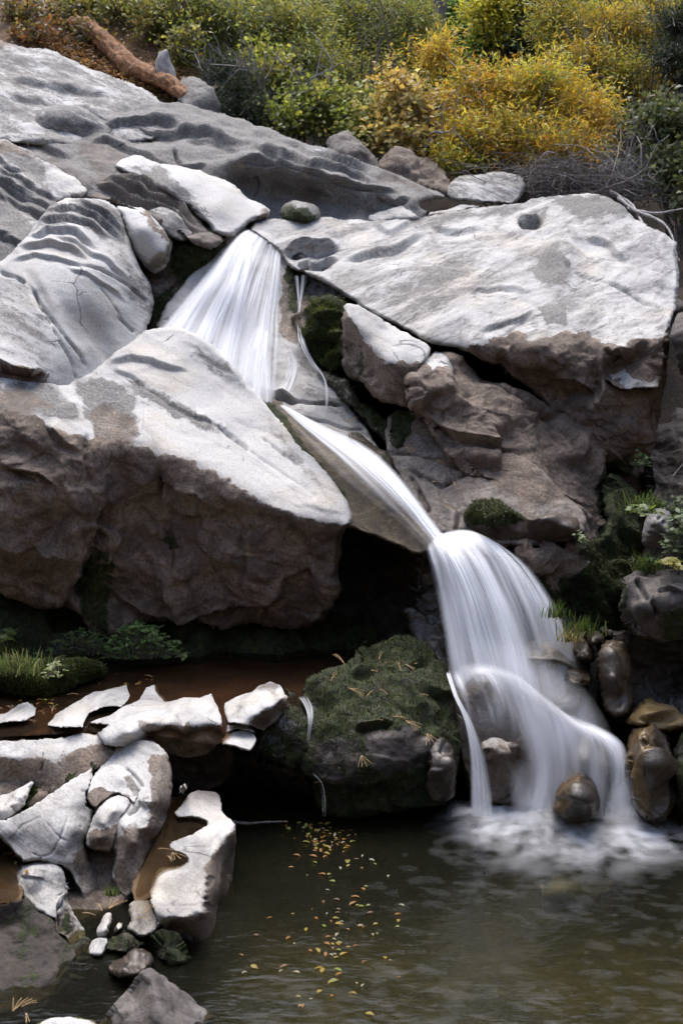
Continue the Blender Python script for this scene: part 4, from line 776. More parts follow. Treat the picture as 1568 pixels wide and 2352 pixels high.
flat('flat_rock', 'pale flat rock slanting into the ledge pool, left of the widest flat rock', [(108,1668),(130,1640),(180,1610),(218,1590),(262,1583),(290,1574),(298,1600),(280,1625),(240,1625),(205,1640),(195,1655),(190,1672),(150,1672)],
  [(110,1666,.65),(180,1610,.66),(288,1576,.655),(240,1620,.69),(160,1660,.70),(190,1660,.68)], [])
flat('flat_rock', 'widest white flat rock at the front of the ledge pool, orange stain on its lip', [(205,1662),(260,1640),(290,1622),(320,1610),(335,1580),(355,1574),(366,1598),(376,1614),(420,1604),(460,1604),(485,1594),(490,1610),(508,1645),(510,1672),(500,1710),(470,1735),(430,1745),(380,1730),(345,1700),(300,1720),(240,1712),(225,1685),(250,1668)],
  [(210,1660,.66),(330,1600,.66),(352,1577,.65),(376,1612,.65),(485,1598,.66),(300,1640,.70),(400,1640,.71),(480,1640,.71),(505,1665,.71),(420,1670,.73),(350,1662,.73),(250,1662,.70),(240,1690,.68),(300,1685,.70)], [(400,1690,7.78),(480,1690,7.78),(430,1740,7.85),(490,1710,7.85),(345,1692,7.7),(300,1715,7.6)],
  masks=[('stain',[(300,1655),(380,1665),(345,1700),(320,1680)],.55,6),('stain',[(345,1695),(380,1668),(440,1668),(515,1672),(510,1750),(340,1750)],1,3)])
flat('flat_rock', 'pale tilted flat rock with a brown right side, beside the rivulet', t5((140,590),(200,560),(300,530),(340,490),(400,472),(450,490),(500,560),(490,620),(440,690),(360,750),(330,735),(270,715),(160,705),(145,640)),
  [(516,1616,.67),(560,1590,.68),(620,1570,.68),(640,1580,.69)], [(590,1645,7.62),(570,1660,7.6),(525,1658,7.62),(610,1620,7.66),(645,1600,7.75),(600,1675,7.75),(650,1640,7.85),(560,1620,7.8)], masks=[('stain',t5((272,715),(330,660),(430,600),(480,560),(520,600),(380,770)),.85,4),('stain',t5((330,490),(400,465),(460,500),(430,540),(330,530)),.5,5)])
flat('flat_rock', 'narrow pale strip of flat rock cracked off the tilted flat rock', t5((150,720),(220,706),(275,718),(320,760),(280,750),(200,745),(150,760)), [(522,1670,.66),(570,1668,.66),(585,1682,.64)], [], roll=(2,.02))
flat('flat_rock', 'smallest pale flat rock, rounded, in front of the narrow strip', t5((122,800),(150,765),(230,748),(290,755),(322,800),(300,850),(280,868),(200,835),(125,825)), [(512,1702,.62),(560,1682,.63),(585,1700,.61)], [(570,1722,7.42),(520,1712,7.44),(550,1705,7.5)], roll=(4,.05))
flat('flat_rock', 'small pinkish flat rock at the left end of the ledge pool', [(-40,1650),(10,1640),(40,1620),(62,1613),(84,1628),(80,1645),(60,1655),(20,1660),(-40,1672)], [(-20,1650,.66),(50,1622,.67),(75,1640,.67),(20,1655,.68)], [])
rock('ledge_support', 'dark rock block beneath the widest flat rock', [(330,1700),(380,1675),(510,1680),(540,1730),(530,1800),(440,1830),(400,1800),(380,1760)], [(350,1710,7.9),(500,1690,7.95),(450,1750,8.0),(520,1760,8.05),(430,1820,8.1)], base=(1,.15,.4,.1), mat=BLACKROCK, roll=(6,.1), facet=.06, cat='rock')
rock('moss_mound', 'green moss mound by the ledge pool at the left edge', [(-80,1530),(0,1518),(90,1512),(150,1508),(210,1512),(240,1530),(243,1548),(215,1565),(160,1580),(110,1600),(60,1605),(0,1590),(-80,1580)],
  zc([(-80,1530,.85),(90,1513,.85),(230,1530,.75),(150,1535,.83),(60,1540,.85)])+zc([(110,1598,.64),(215,1562,.64),(0,1590,.66)]), fuzz=10000, fuzz_tint=2.4, base=(.6,1.2,0,0), c=20, roll=(9,.15), rough=(.02,.03), thick=.5, step=1.8, cat='mound')
rock('foot_rock', 'dark mossy rock foot beneath the overhang of the great boulder', [(-80,1360),(60,1370),(170,1380),(260,1440),(420,1430),(560,1420),(760,1410),(860,1440),(880,1500),(700,1508),(440,1515),(240,1525),(100,1530),(-80,1530)],
  [(-80,1380,10.0),(170,1390,9.9),(420,1440,9.9),(760,1420,10.0),(860,1450,9.9)]+zc([(-80,1530,.7),(240,1522,.64),(440,1513,.62),(700,1506,.62),(880,1500,.62)]), fuzz=7000, base=(1,.75,.2,0), facet=.15, roll=(6,.1), rough=(.05,.07), mat=BLACKROCK, cat='rock')
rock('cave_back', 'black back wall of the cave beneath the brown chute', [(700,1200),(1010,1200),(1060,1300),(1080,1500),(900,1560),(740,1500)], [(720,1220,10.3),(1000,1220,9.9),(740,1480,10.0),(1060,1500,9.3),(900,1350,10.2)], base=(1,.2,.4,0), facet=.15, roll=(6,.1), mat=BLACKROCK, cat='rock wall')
rock('fall_back_rock', 'dark wet rock behind the curtain of the lower fall', [(960,1240),(1060,1225),(1190,1250),(1290,1380),(1350,1480),(1340,1680),(1100,1720),(1000,1560),(930,1420)], [(980,1260,9.3),(1100,1240,8.95),(1250,1330,8.9),(1330,1480,8.75),(1150,1450,8.95),(1050,1500,8.9),(1300,1660,8.5),(1100,1700,8.4)], base=(1,.15,.8,.1), facet=.12, roll=(8,.1), mat=DARKROCK, cat='rock')

# ------------------------------------------------------------------ front left rocks
FG = dict(cat='rock', step=2.2)
rock('front_ledge_rock', 'long low rock with pale top and brown front, at the left below the ledge pool',
  t3((-200,275),(0,268),(100,258),(350,246),(420,225),(600,212),(740,250),(790,275),(760,360),(650,420),(560,470),(440,520),(300,620),(180,640),(0,650),(-200,660)),
  zc(t3((-200,275,.62),(100,258,.62),(400,232,.63),(600,214,.63),(770,270,.58))) + t3((100,480,7.42),(0,580,7.42),(300,590,7.3),(430,460,7.38),(600,400,7.45),(-200,600,7.45),(700,350,7.5)),
  crest=[zc(t3((-200,345,.58),(0,352,.58),(250,358,.58),(330,372,.56),(400,330,.58),(500,288,.6),(620,265,.6),(740,280,.57)))], base=(0,0,0,.25), c=5, roll=(5,.07), rough=(.010,.04), facet=.10, smooth=0,
  masks=[('stain',t3((-220,356),(0,362),(250,366),(330,382),(400,340),(500,298),(620,272),(760,290),(760,700),(-220,700)),.66,7),('moss',t3((390,540),(420,480),(490,470),(430,540)),1.1,4),('moss',t3((540,420),(560,380),(620,400),(580,440)),.7,4)], cracks=[(t3((265,340),(270,400),(250,460)),.02,2)], cat='rock', step=2.2)
rock('split_block', 'tall split block with brown right face at the front left, beside the rock pool',
  t3((730,290),(800,255),(880,243),(940,255),(1000,290),(1055,345),(1082,480),(1075,600),(1040,760),(960,900),(905,1020),(870,1130),(810,1250),(740,1210),(700,1110),(720,980),(700,940),(620,940),(540,900),(560,820),(590,720),(570,600),(600,470),(640,410),(700,340)),
  zc(t3((740,285,.58),(880,246,.62),(1000,292,.6),(700,400,.52),(820,420,.53),(650,600,.42),(800,600,.44))) + t3((1080,560,7.3),(1030,720,7.25),(950,890,7.05),(870,1100,6.75),(760,1000,6.74),(780,1180,6.72),(640,800,6.95),(620,930,6.95),(850,900,6.74),(920,800,6.8),(980,640,6.98),(900,640,6.92)),
  crest=[zc(t3((1050,350,.57),(960,330,.57),(920,380,.55),(890,540,.48),(870,640,.44),(930,700,.42),(940,745,.40),(910,790,.38),(770,785,.39)))], base=(0,0,0,.35), c=4, roll=(5,.08), rough=(.006,.014), facet=.03, thick=.6, smooth=0,
  masks=[('stain',t3((1060,345),(965,330),(935,400),(940,500),(960,620),(940,690),(948,750),(915,798),(765,792),(700,1000),(700,1300),(900,1200),(1120,600)),.64,6)],
  cracks=[(t3((790,430),(850,480),(890,545)),.03,3),(t3((870,640),(840,690),(800,720)),.05,4)], **FG)
rock('wedge_stone', 'fractured wedge of pale rock lodged against the split block, upper of two', t3((545,600),(575,500),(590,470),(640,425),(740,402),(800,440),(850,500),(888,545),(870,600),(850,655),(800,620),(730,590),(640,640),(590,690),(545,640)),
  zc(t3((600,470,.51),(740,410,.545),(885,550,.475),(760,500,.52))) + t3((560,650,7.02),(650,625,6.98),(740,620,7.0),(845,655,6.98)), crest=[zc(t3((555,590,.46),(640,568,.47),(720,562,.475),(800,602,.46),(850,640,.44)))], base=(0,0,0,.3), c=2, roll=(4,.05), facet=.015, rough=(.005,.012), thick=.35,
  masks=[('stain',t3((540,600),(640,572),(720,566),(800,606),(860,650),(800,700),(540,700)),.66,4),('stain',t3((770,480),(830,480),(880,550),(850,620),(790,560)),.55,5)], **FG)
rock('wedge_stone', 'fractured wedge of pale rock lodged against the split block, lower of two, dark end', t3((530,910),(560,800),(590,720),(640,660),(720,592),(780,610),(830,650),(800,700),(750,750),(740,850),(690,960),(640,950),(580,945)),
  zc(t3((600,720,.42),(720,600,.46),(820,650,.44),(640,780,.40),(720,700,.45))) + t3((560,900,6.78),(640,930,6.8),(700,900,6.78),(690,860,6.78),(620,870,6.74)), crest=[zc(t3((570,800,.36),(620,800,.37),(690,780,.39),(750,740,.40)))], base=(0,0,0,.35), c=5, roll=(4,.05), facet=.02, rough=(.005,.012), thick=.35,
  masks=[('stain',t3((555,850),(600,812),(690,792),(760,745),(780,800),(700,1000),(540,950)),.72,4)], **FG)
rock('sloping_slab', 'broad sloping granite slab with fine cracks at the front left', t3((-200,780),(-60,760),(40,755),(110,715),(300,610),(440,510),(590,430),(580,490),(548,580),(540,660),(590,700),(560,820),(525,920),(560,1010),(620,1090),(650,1180),(645,1270),(560,1350),(500,1200),(450,1110),(380,1040),(250,1000),(140,1020),(70,925),(0,865),(-200,830)),
  zc(t3((-200,780,.48),(40,758,.44),(300,612,.50),(580,440,.52),(100,830,.40),(300,760,.44),(450,650,.47),(540,640,.44),(60,900,.34),(250,960,.30),(400,1000,.26),(450,830,.38),(300,880,.36))) + t3((600,1300,6.75),(560,1200,6.72),(630,1150,6.85),(480,1120,6.75),(560,900,6.98)),
  crest=[zc(t3((530,700,.40),(500,830,.36),(420,940,.30),(440,1020,.24)))], base=(0,0,0,.4), c=7, roll=(5,.08), rough=(.012,.03), facet=.10, smooth=0, masks=[('stain',t3((560,840),(525,900),(440,1000),(470,1100),(560,1360),(660,1280),(640,1080)),.6,8)],
  cracks=[(t3((180,960),(250,990),(330,960),(380,880),(440,720)),.010,2.2),(t3((60,900),(130,800),(250,740)),.008,2),(t3((280,760),(350,840),(420,900)),.008,2),(t3((500,580),(540,590)),.02,2)], **FG)
rock('mossy_niche_stone', 'small pale stone beside a bright green moss patch at the left edge', t3((-200,660),(-60,640),(60,595),(150,540),(205,510),(215,535),(165,620),(145,680),(110,720),(40,762),(-60,790),(-200,800)),
  zc(t3((-200,680,.46),(60,605,.46),(200,516,.47),(100,640,.47),(0,700,.46),(120,690,.42),(0,760,.40))), base=(0,0,0,.2), roll=(7,.1), thick=.3, cracks=[(t3((60,655),(100,680),(110,710)),.03,3)], **FG)
rock('moss_cushion', 'bright green moss cushion and dark stone in the niche of the front left rocks', t3((110,530),(180,495),(250,490),(300,530),(305,590),(260,640),(190,690),(140,700),(150,640),(200,560)), t3((180,500,7.45),(290,560,7.4),(200,600,7.3),(250,600,7.28),(170,690,7.2)), fuzz=2500, fuzz_tint=2.6, base=(.8,1.2,0,0), roll=(8,.1), thick=.3, masks=[('moss',t3((200,640),(250,570),(310,590),(260,650),(190,700)),0,4)], **FG)
rock('bulging_rock', 'bulging rock with pale grey crown at the front left, next to a leaf-strewn puddle', t3((80,1090),(130,1045),(250,1015),(330,1025),(390,1055),(420,1120),(430,1240),(470,1350),(520,1430),(525,1495),(450,1580),(400,1500),(340,1480),(330,1380),(240,1330),(140,1230),(95,1170)),
  zc(t3((85,1090,.2),(250,1018,.24),(390,1060,.22),(250,1080,.25),(150,1130,.2))) + t3((430,1240,6.6),(520,1450,6.4),(450,1560,6.25),(300,1220,6.45),(380,1300,6.4),(360,1460,6.3),(200,1230,6.5)), base=(0,0,0,.45), c=8, roll=(6,.09), facet=.11, smooth=0,
  masks=[('stain',t3((420,1120),(440,1300),(530,1450),(450,1600),(330,1480),(330,1360),(380,1300),(390,1160)),.6,10),('moss',t3((400,1370),(440,1330),(460,1430),(400,1490)),.8,5)], cracks=[(t3((370,1230),(360,1340),(385,1470)),.05,4)], ledges=[(t3((120,1110),(200,1100),(300,1110)),.015,4)], **FG)
rock('dark_bank', 'dark brown wet bank of rock in the lower left corner', t3((-200,1240),(-60,1250),(60,1290),(130,1230),(240,1320),(330,1370),(370,1500),(450,1570),(545,1490),(540,1600),(490,1750),(390,1840),(280,1900),(150,1960),(-200,2010)),
  zc(t3((-200,1240,.22),(60,1285,.2),(130,1235,.18))) + zc(t3((-200,1990,-.05),(150,1950,-.05),(390,1835,-.05),(530,1600,-.02))) + t3((0,1450,6.2),(200,1450,6.2),(350,1600,6.1),(450,1650,6.1),(100,1700,5.95),(0,1700,5.95),(300,1800,5.85)), base=(1,.42,.0,.1), c=14, roll=(7,.1), facet=.08, rough=(.015,.03), mat=BLACKROCK,
  ledges=[(t3((340,1850),(400,1720),(470,1570)),.05,6),(t3((380,1860),(440,1730),(520,1560)),.05,6)], **FG)
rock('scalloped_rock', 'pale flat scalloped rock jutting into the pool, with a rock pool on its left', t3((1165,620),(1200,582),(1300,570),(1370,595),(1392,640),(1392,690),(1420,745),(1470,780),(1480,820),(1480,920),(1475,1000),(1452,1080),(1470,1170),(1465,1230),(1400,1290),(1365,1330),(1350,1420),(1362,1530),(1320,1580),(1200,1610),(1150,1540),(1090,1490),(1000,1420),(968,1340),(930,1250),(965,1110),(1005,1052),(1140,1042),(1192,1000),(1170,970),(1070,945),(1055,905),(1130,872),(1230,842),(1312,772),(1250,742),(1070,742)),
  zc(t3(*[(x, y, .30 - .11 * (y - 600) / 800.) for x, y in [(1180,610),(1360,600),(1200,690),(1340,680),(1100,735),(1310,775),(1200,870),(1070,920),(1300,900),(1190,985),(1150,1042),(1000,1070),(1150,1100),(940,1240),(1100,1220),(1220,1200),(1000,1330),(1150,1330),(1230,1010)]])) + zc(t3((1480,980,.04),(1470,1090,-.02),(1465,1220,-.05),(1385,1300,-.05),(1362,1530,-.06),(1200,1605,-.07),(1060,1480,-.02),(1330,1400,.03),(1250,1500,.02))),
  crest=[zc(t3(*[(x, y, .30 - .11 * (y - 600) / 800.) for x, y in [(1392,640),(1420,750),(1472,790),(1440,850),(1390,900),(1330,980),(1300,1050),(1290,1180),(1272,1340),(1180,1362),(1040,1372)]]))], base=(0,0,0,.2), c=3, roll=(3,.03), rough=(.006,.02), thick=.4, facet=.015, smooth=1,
  masks=[('stain',t3((1478,800),(1400,890),(1315,990),(1295,1060),(1298,1180),(1275,1345),(1050,1380),(1050,1460),(1200,1640),(1500,1600),(1500,800)),.75,10),('moss',t3((1380,600),(1400,640),(1400,720),(1380,700)),.9,4),('wet',t3((1480,930),(1400,1000),(1350,1180),(1310,1340),(1200,1480),(1060,1480),(1200,1640),(1500,1600)),.6,8)],  # side-face masks paint in its shade along with the damp waterline band
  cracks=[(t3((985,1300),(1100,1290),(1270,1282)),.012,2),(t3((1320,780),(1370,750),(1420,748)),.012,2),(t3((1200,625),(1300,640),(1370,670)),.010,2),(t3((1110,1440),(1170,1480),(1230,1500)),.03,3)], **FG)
rock('rock_pool_bed', 'brown bottom of the rock pool beside the scalloped rock', t3((1000,640),(1100,600),(1200,600),(1350,740),(1330,800),(1220,900),(1250,1000),(1150,1080),(1020,1100),(980,1250),(850,1280),(820,1200),(900,1000),(1040,760)),
  zc(t3((1100,610,.2),(1330,750,.17),(1200,990,.15),(1000,1080,.13),(860,1260,.12),(1040,780,.17),(900,1050,.14))), base=(1,.1,.4,0), mat=MUD, roll=(4,.03), rough=(.01,.015), thick=.3, c=20, **FG)
flat_water('rock_pool_water', t3((1040,700),(1120,600),(1200,610),(1260,745),(1320,775),(1240,850),(1130,890),(1190,990),(1150,1050),(1000,1070),(960,1180),(900,1240),(840,1250),(880,1080),(970,890),(1040,790)), .245, PUDDLE)
flat_water('puddle_water', t3((-200,850),(0,860),(80,930),(140,1030),(90,1090),(140,1230),(60,1280),(-200,1240)), .225, PUDDLE)
rock('puddle_bed', 'brown silt bottom of the leaf-strewn puddle at the left edge', t3((-220,830),(10,850),(100,930),(160,1030),(120,1090),(160,1240),(60,1300),(-220,1260)), zc(t3((-200,850,.18),(100,950,.18),(100,1200,.17),(-200,1240,.17))), base=(1,0,.3,0), mat=MUD, roll=(4,.03), rough=(.01,.015), thick=.2, c=20, **FG)
for nm, lb, ol, ct, bs in [
  ('cleft_stone', 'narrow pale stone standing in the muddy cleft between front left rocks', ((600,1470),(615,1420),(640,1375),(685,1332),(706,1365),(690,1420),(680,1480),(640,1495)), ((620,1420,6.52),(690,1345,6.55),(650,1450,6.45),(670,1480,6.45)), (0,0,.1,.3)),
  ('cleft_stone', 'pale stone with a mossy right side below the narrow cleft stone', ((540,1600),(555,1540),(605,1490),(650,1480),(690,1510),(660,1580),(620,1618)), ((550,1560,6.42),(620,1495,6.45),(600,1580,6.34),(640,1560,6.36)), (.1,.2,.2,.3)),
  ('mossy_stone', 'dark mossy stone between the cleft stones and the scalloped rock', ((640,1570),(700,1490),(770,1450),(840,1470),(895,1520),(890,1580),(800,1600),(700,1600)), ((680,1520,6.42),(780,1465,6.42),(880,1540,6.38),(780,1560,6.32)), (.9,.6,.3,.1)),
  ('wet_pale_stone', 'cracked pale wet stone at the end of the rock pool, strewn with needles', ((795,1300),(850,1255),(950,1262),(985,1340),(1015,1400),(980,1470),(900,1500),(840,1470),(790,1440),(830,1380)), ((820,1290,6.66),(950,1275,6.62),(900,1380,6.48),(990,1400,6.42),(880,1480,6.38)), (.25,0,.5,.4)),
  ('mossy_stone', 'rounded black-green mossy stone under the near end of the scalloped rock', ((945,1560),(970,1490),(1050,1455),(1120,1490),(1170,1560),(1200,1610),(1140,1660),(1020,1675),(955,1630)), ((970,1510,6.34),(1060,1470,6.34),(1170,1590,6.28),(1050,1570,6.2),(1030,1660,6.24)), (1,.6,.4,.1)),
  ('wet_flat_stone', 'low wet dark stone behind the pointed grey rock', ((685,1680),(720,1645),(790,1615),(870,1595),(940,1640),(950,1700),(860,1750),(710,1730)), ((700,1670,6.18),(870,1605,6.25),(940,1680,6.15),(800,1690,6.08)), (.8,.15,.7,.2)),
  ('white_pebble', 'small white pebble by the needles in the muddy cleft', ((730,1420),(742,1400),(762,1402),(768,1425),(750,1440),(735,1436)), ((735,1410,6.5),(765,1425,6.48),(750,1420,6.46)), (0,0,0,0)),
  ('white_pebble', 'small pale pebble at the head of the rock pool by the split block', ((1120,565),(1130,548),(1160,545),(1172,565),(1160,580),(1130,578)), ((1125,560,7.52),(1168,565,7.5),(1145,562,7.46)), (0,0,0,0))]:
    rock(nm, lb, t3(*ol), t3(*ct), base=bs, roll=((4, .04) if 'pebble' in nm else (8, .09)), facet=.03, thick=.12 if 'pebble' in nm else .3, step=1.4 if 'pebble' in nm else 2, c=8, dy=(-.22 if nm != 'white_pebble' else -.16), cat='stone', wob=1 if 'pebble' in nm else 3)
rock('pointed_rock', 'pointed dark grey rock rising at the bottom edge of the photo', t3((600,2080),(650,2000),(720,1915),(800,1830),(880,1730),(935,1692),(975,1722),(1040,1770),(1130,1830),(1240,1905),(1330,1995),(1365,2100),(1380,2300),(1300,2450),(600,2450),(590,2200)),
  t3((600,2080,5.75),(800,1835,5.8),(1040,1775,5.85),(1240,1910,5.8),(1365,2100,5.75),(760,2000,5.52),(900,1900,5.52),(1100,1960,5.56),(1250,2020,5.6),(700,2300,5.35),(1000,2100,5.35),(1200,2200,5.42),(1000,2430,5.2)),
  dy=-.12, crest=[t3((935,1700,5.78),(950,1760,5.62),(1000,1850,5.5),(1040,1960,5.42),(1100,2100,5.32))], base=(.55,0,.25,.7), mat=DARKROCK, c=6, roll=(6,.08), rough=(.012,.02), facet=.05, thick=.5, masks=[('wet',t3((590,2080),(1400,2080),(1400,2460),(590,2460)),.0,10)], cat='rock', step=2.2)
rock('pale_front_rock', 'pale flat rock cut by the bottom edge in the lower left corner', t3((150,2100),(200,2045),(300,2008),(480,2000),(590,2020),(640,2070),(650,2400),(150,2400)), t3((200,2050,5.5),(480,2005,5.55),(620,2060,5.5),(400,2060,5.4),(400,2300,5.2),(600,2300,5.2),(200,2300,5.2)), base=(0,0,0,.2), roll=(8,.1), cat='rock', thick=.4)

rock('fissured_shelf', 'dark fissured granite shelf underlying the front left blocks, seen in the clefts between them', t3((-200,420),(200,400),(700,300),(1000,330),(1060,500),(1010,760),(930,900),(860,1120),(780,1280),(600,1360),(480,1420),(300,1300),(-200,1250)),
  zc(t3((-200,420,.42),(700,320,.5),(1000,350,.5),(300,700,.3),(0,700,.32),(600,700,.3),(100,1100,.08),(400,1100,.08),(550,1000,.16),(600,1250,.02),(780,1250,.02),(450,1380,-.04),(850,900,.2))), base=(.75,.1,.2,.5), c=14, roll=(6,.08), facet=.08, rough=(.015,.03), thick=.4, **FG)
rock('sunken_stone', 'pale greenish stone glowing faintly under the pool water at right', [(1170,2020),(1240,1990),(1330,1985),(1400,2005),(1425,2045),(1340,2075),(1220,2065)], zc([(1180,2020,-.34),(1330,1990,-.34),(1420,2040,-.36),(1300,2035,-.24),(1340,2070,-.34),(1220,2060,-.36)]), base=(0,.12,0,0), roll=(30,.15), rough=(.02,.02), thick=.3, cat='stone')
# ------------------------------------------------------------------ rocks by the trees
rock('grey_boulder', 'grey angular boulder at the lower end of the rotten log', q1((810,420),(830,370),(875,352),(940,368),(990,410),(1015,510),(1010,560),(900,560),(820,480)), [(410,200,13.9),(440,178,13.9),(495,205,13.9),(505,255,13.9),(450,220,13.6),(470,250,13.6)], base=(.3,0,0,.9), roll=(10,.2), facet=.1, cat='boulder')
rock('shaded_boulder', 'grey boulder with a pale edge under the pale maple, at the end of the ridge', [(748,350),(758,315),(790,300),(825,315),(855,355),(880,395),(800,390),(750,372)], [(755,345,13.2),(790,303,13.3),(860,370,13.1),(800,345,12.9),(820,380,12.9)], base=(.45,0,0,.8), roll=(9,.2), facet=.1, cat='boulder')
rock('shaded_boulder', 'brown dim boulder under the left edge of the yellow willow', [(850,380),(900,355),(960,360),(1010,385),(1040,420),(1030,460),(960,430),(900,410)], [(860,380,13.3),(960,360,13.4),(1030,430,13.0),(940,390,13.1)], base=(.95,.2,0,.3), roll=(9,.2), facet=.12, cat='boulder')
rock('pale_streambed_boulder', 'pale streaked boulder at the foot of the yellow willow twigs', [(1015,450),(1030,420),(1060,400),(1100,402),(1140,392),(1200,400),(1210,430),(1180,475),(1150,470),(1080,465),(1040,460)], [(1020,445,12.9),(1060,402,13.0),(1200,405,13.0),(1100,435,12.7),(1160,465,12.6),(1040,455,12.7)], base=(.1,0,0,.6), roll=(8,.2), facet=.06, cat='boulder')
rock('stream_boulder', 'small dark rounded boulder sitting in the stream above the upper fall', t4((966,90),(985,45),(1015,12),(1080,8),(1160,15),(1205,40),(1225,85),(1215,115),(1150,140),(1060,140),(990,130)), [(642,490,11.7),(665,463,11.8),(715,465,11.8),(735,490,11.7),(680,475,11.55),(700,490,11.5),(670,505,11.55)], base=(.3,.35,.5,.6), mat=DARKROCK, roll=(12,.2), rough=(.01,.02), thick=.3, dy=.05, masks=[('moss',[(640,480),(690,480),(730,500),(690,515),(640,505)],.8,8)], cat='boulder', step=1.8)
rock('streambed_slab', 'pale low slab with a dark hole at the end of the ridge stream bed', [(840,500),(870,482),(905,472),(945,475),(950,495),(990,488),(1020,478),(1080,470),(1110,478),(1060,490),(990,500),(930,510),(860,515)], [(850,503,11.9),(905,475,12.0),(1080,473,12.3),(950,490,11.85),(900,505,11.8),(1000,492,11.95)], base=(.1,0,0,.4), roll=(6,.15), dy=.2, bumps=[(968,482,12,14,-20,-.15)], cat='rock')
# ------------------------------------------------------------------ falling water
def resample(g, n):
    g = np.asarray(g, float)
    t = np.r_[0, np.cumsum(np.hypot(*(g[1:, :2] - g[:-1, :2]).T))]; t /= t[-1]
    # Catmull-Rom through the guide points
    u = np.linspace(0, 1, n); k = np.clip(np.searchsorted(t, u, 'right') - 1, 0, len(g) - 2)
    w = ((u - t[k]) / (t[k + 1] - t[k] + 1e-9))[:, None]
    p0 = g[np.maximum(k - 1, 0)]; p1 = g[k]; p2 = g[k + 1]; p3 = g[np.minimum(k + 2, len(g) - 1)]
    return .5 * (2 * p1 + (p2 - p0) * w + (2 * p0 - 5 * p1 + 4 * p2 - p3) * w ** 2 + (3 * p1 - p0 - 3 * p2 + p3) * w ** 3)
def water_sheet(name, parent, guides, nu=140, nv=110, base=.8, amp=.5, fr=(9, 26, 60), fade=(.1, .1, .04, .12), seed=0, off=0., prof=None, vfun=None, relief=.02, on=None, lift=.05):
    G = []
    for g in guides:
        if on: g = [(p[0], p[1], depth_of(on, p[0], p[1]) - (p[2] if len(p) > 2 else lift)) for p in g]
        G.append(resample(g, nv))
    G = np.array(G)                                                     # guides, along, 3
    A = np.stack([resample(G[:, j], nu) for j in range(nv)], 0) if len(G) > 2 else np.stack([G[0] + (G[1] - G[0]) * t for t in np.linspace(0, 1, nu)], 1)
    u = np.linspace(0, 1, nu)[None, :] + np.zeros((nv, 1)); v = np.linspace(0, 1, nv)[:, None] + np.zeros((1, nu))
    n = 0; aa = 1.
    for k, f in enumerate(fr):
        n = n + aa * perlin(np.stack([u * f + .35 * v, v * (1.1 + .7 * k), 0 * u + seed * 7.7 + k * 3.1], -1)); aa *= .5
    d = base + amp * n * 1.5
    d = d * sstep(0, fade[0], u) * sstep(0, fade[1], 1 - u) * sstep(0, fade[2], v) * sstep(0, fade[3], 1 - v)
    if prof is not None: d = d * np.interp(u, *prof)
    if vfun is not None: d = d * vfun(u, v)
    A[..., 2] += off - relief * n
    P = at(A[..., 0], A[..., 1], A[..., 2]).reshape(-1, 3)
    ids = np.arange(nu * nv).reshape(nv, nu)
    q = np.stack([ids[:-1, :-1], ids[1:, :-1], ids[1:, 1:], ids[:-1, 1:]], -1).reshape(-1, 4)
    dm = d.reshape(-1); q = q[dm[q].max(1) > .012]
    o_ = np.array(parent.location)
    me = mesh_from(name, P - o_, [q], WHITE); fattr(me, 'dens', np.clip(d, 0, .97).ravel())
    return obj(name, me, parent)
def wthing(name, label, p): return tag(empty(name, tuple(at(*p))), label, 'waterfall')

wf = wthing('waterfall', 'upper fan-shaped waterfall of silky white strands pouring between pale boulders', (560, 880, 10.1))
FB = 'fall_bed_rock'
fan = [[(566,528,.03),(540,545,.08),(500,592,.10),(450,652,.10),(400,712,.08),(350,775,.08)],
       [(572,528,.04),(553,548,.11),(525,592,.14),(485,655,.14),(445,722,.11),(405,800,.10)],
       [(577,529,.05),(566,556,.13),(553,600,.17),(528,670,.16),(500,745,.12),(470,835,.10)],
       [(583,532,.05),(582,562,.13),(580,612,.17),(570,690,.16),(555,780,.12),(540,880,.10)],
       [(600,543,.05),(606,570,.13),(610,620,.17),(606,700,.15),(598,790,.12),(592,910,.10)],
       [(622,556,.05),(626,580,.12),(630,630,.16),(628,710,.14),(624,800,.11),(618,920,.10)],
       [(644,571,.04),(646,592,.10),(645,640,.12),(642,712,.11),(640,800,.10),(636,925,.09)]]
water_sheet('water_strands', wf, fan, 300, 160, .40, .55, (9, 26, 60), (.05, .05, .02, .10), 1, on=FB, vfun=lambda u, v: 1 - .35 * sstep(.45, .7, v) * np.exp(-((u - .5) / .09) ** 2))
water_sheet('water_strands', wf, fan, 300, 160, .26, .5, (5, 15, 40), (.08, .06, .03, .12), 2, on=FB, off=-.05, vfun=lambda u, v: 1 - .6 * sstep(.4, .65, v) * np.exp(-((u - .48) / .10) ** 2))
water_sheet('water_strands', wf, [[(x + (570 - x) * .02, y, l + .06) for x, y, l in g] for g in fan[:4]], 160, 120, .62, .4, (5, 14, 40), (.15, .12, .05, .12), 3, on=FB, off=-.03)
water_sheet('bright_strand', wf, [[(548,640,.16),(510,690,.16),(455,762,.12),(420,820,.12)], [(562,640,.17),(535,690,.17),(500,770,.13),(470,830,.12)]], 60, 80, .8, .35, (3, 9), (.3, .3, .12, .15), 4, on=FB, off=-.06)
water_sheet('lower_veil', wf, [[(588,745,.13),(560,800,.12),(545,880,.1)], [(605,745,.13),(598,810,.12),(592,920,.1)], [(622,755,.12),(624,820,.11),(632,935,.08)]], 100, 100, .55, .4, (4, 12, 30), (.2, .25, .2, .08), 5, on=FB, off=-.05)
water_sheet('lower_veil', wf, [[(640,780,.08),(655,830,.06),(640,900,.05)], [(668,800,.05),(690,850,.04),(670,915,.04)]], 50, 60, .28, .4, (3, 9), (.35, .35, .3, .2), 6, on=FB)
wf2 = wthing('waterfall', 'thin side trickle falling over dark rock to the right of the upper fan', (700, 800, 10.4))
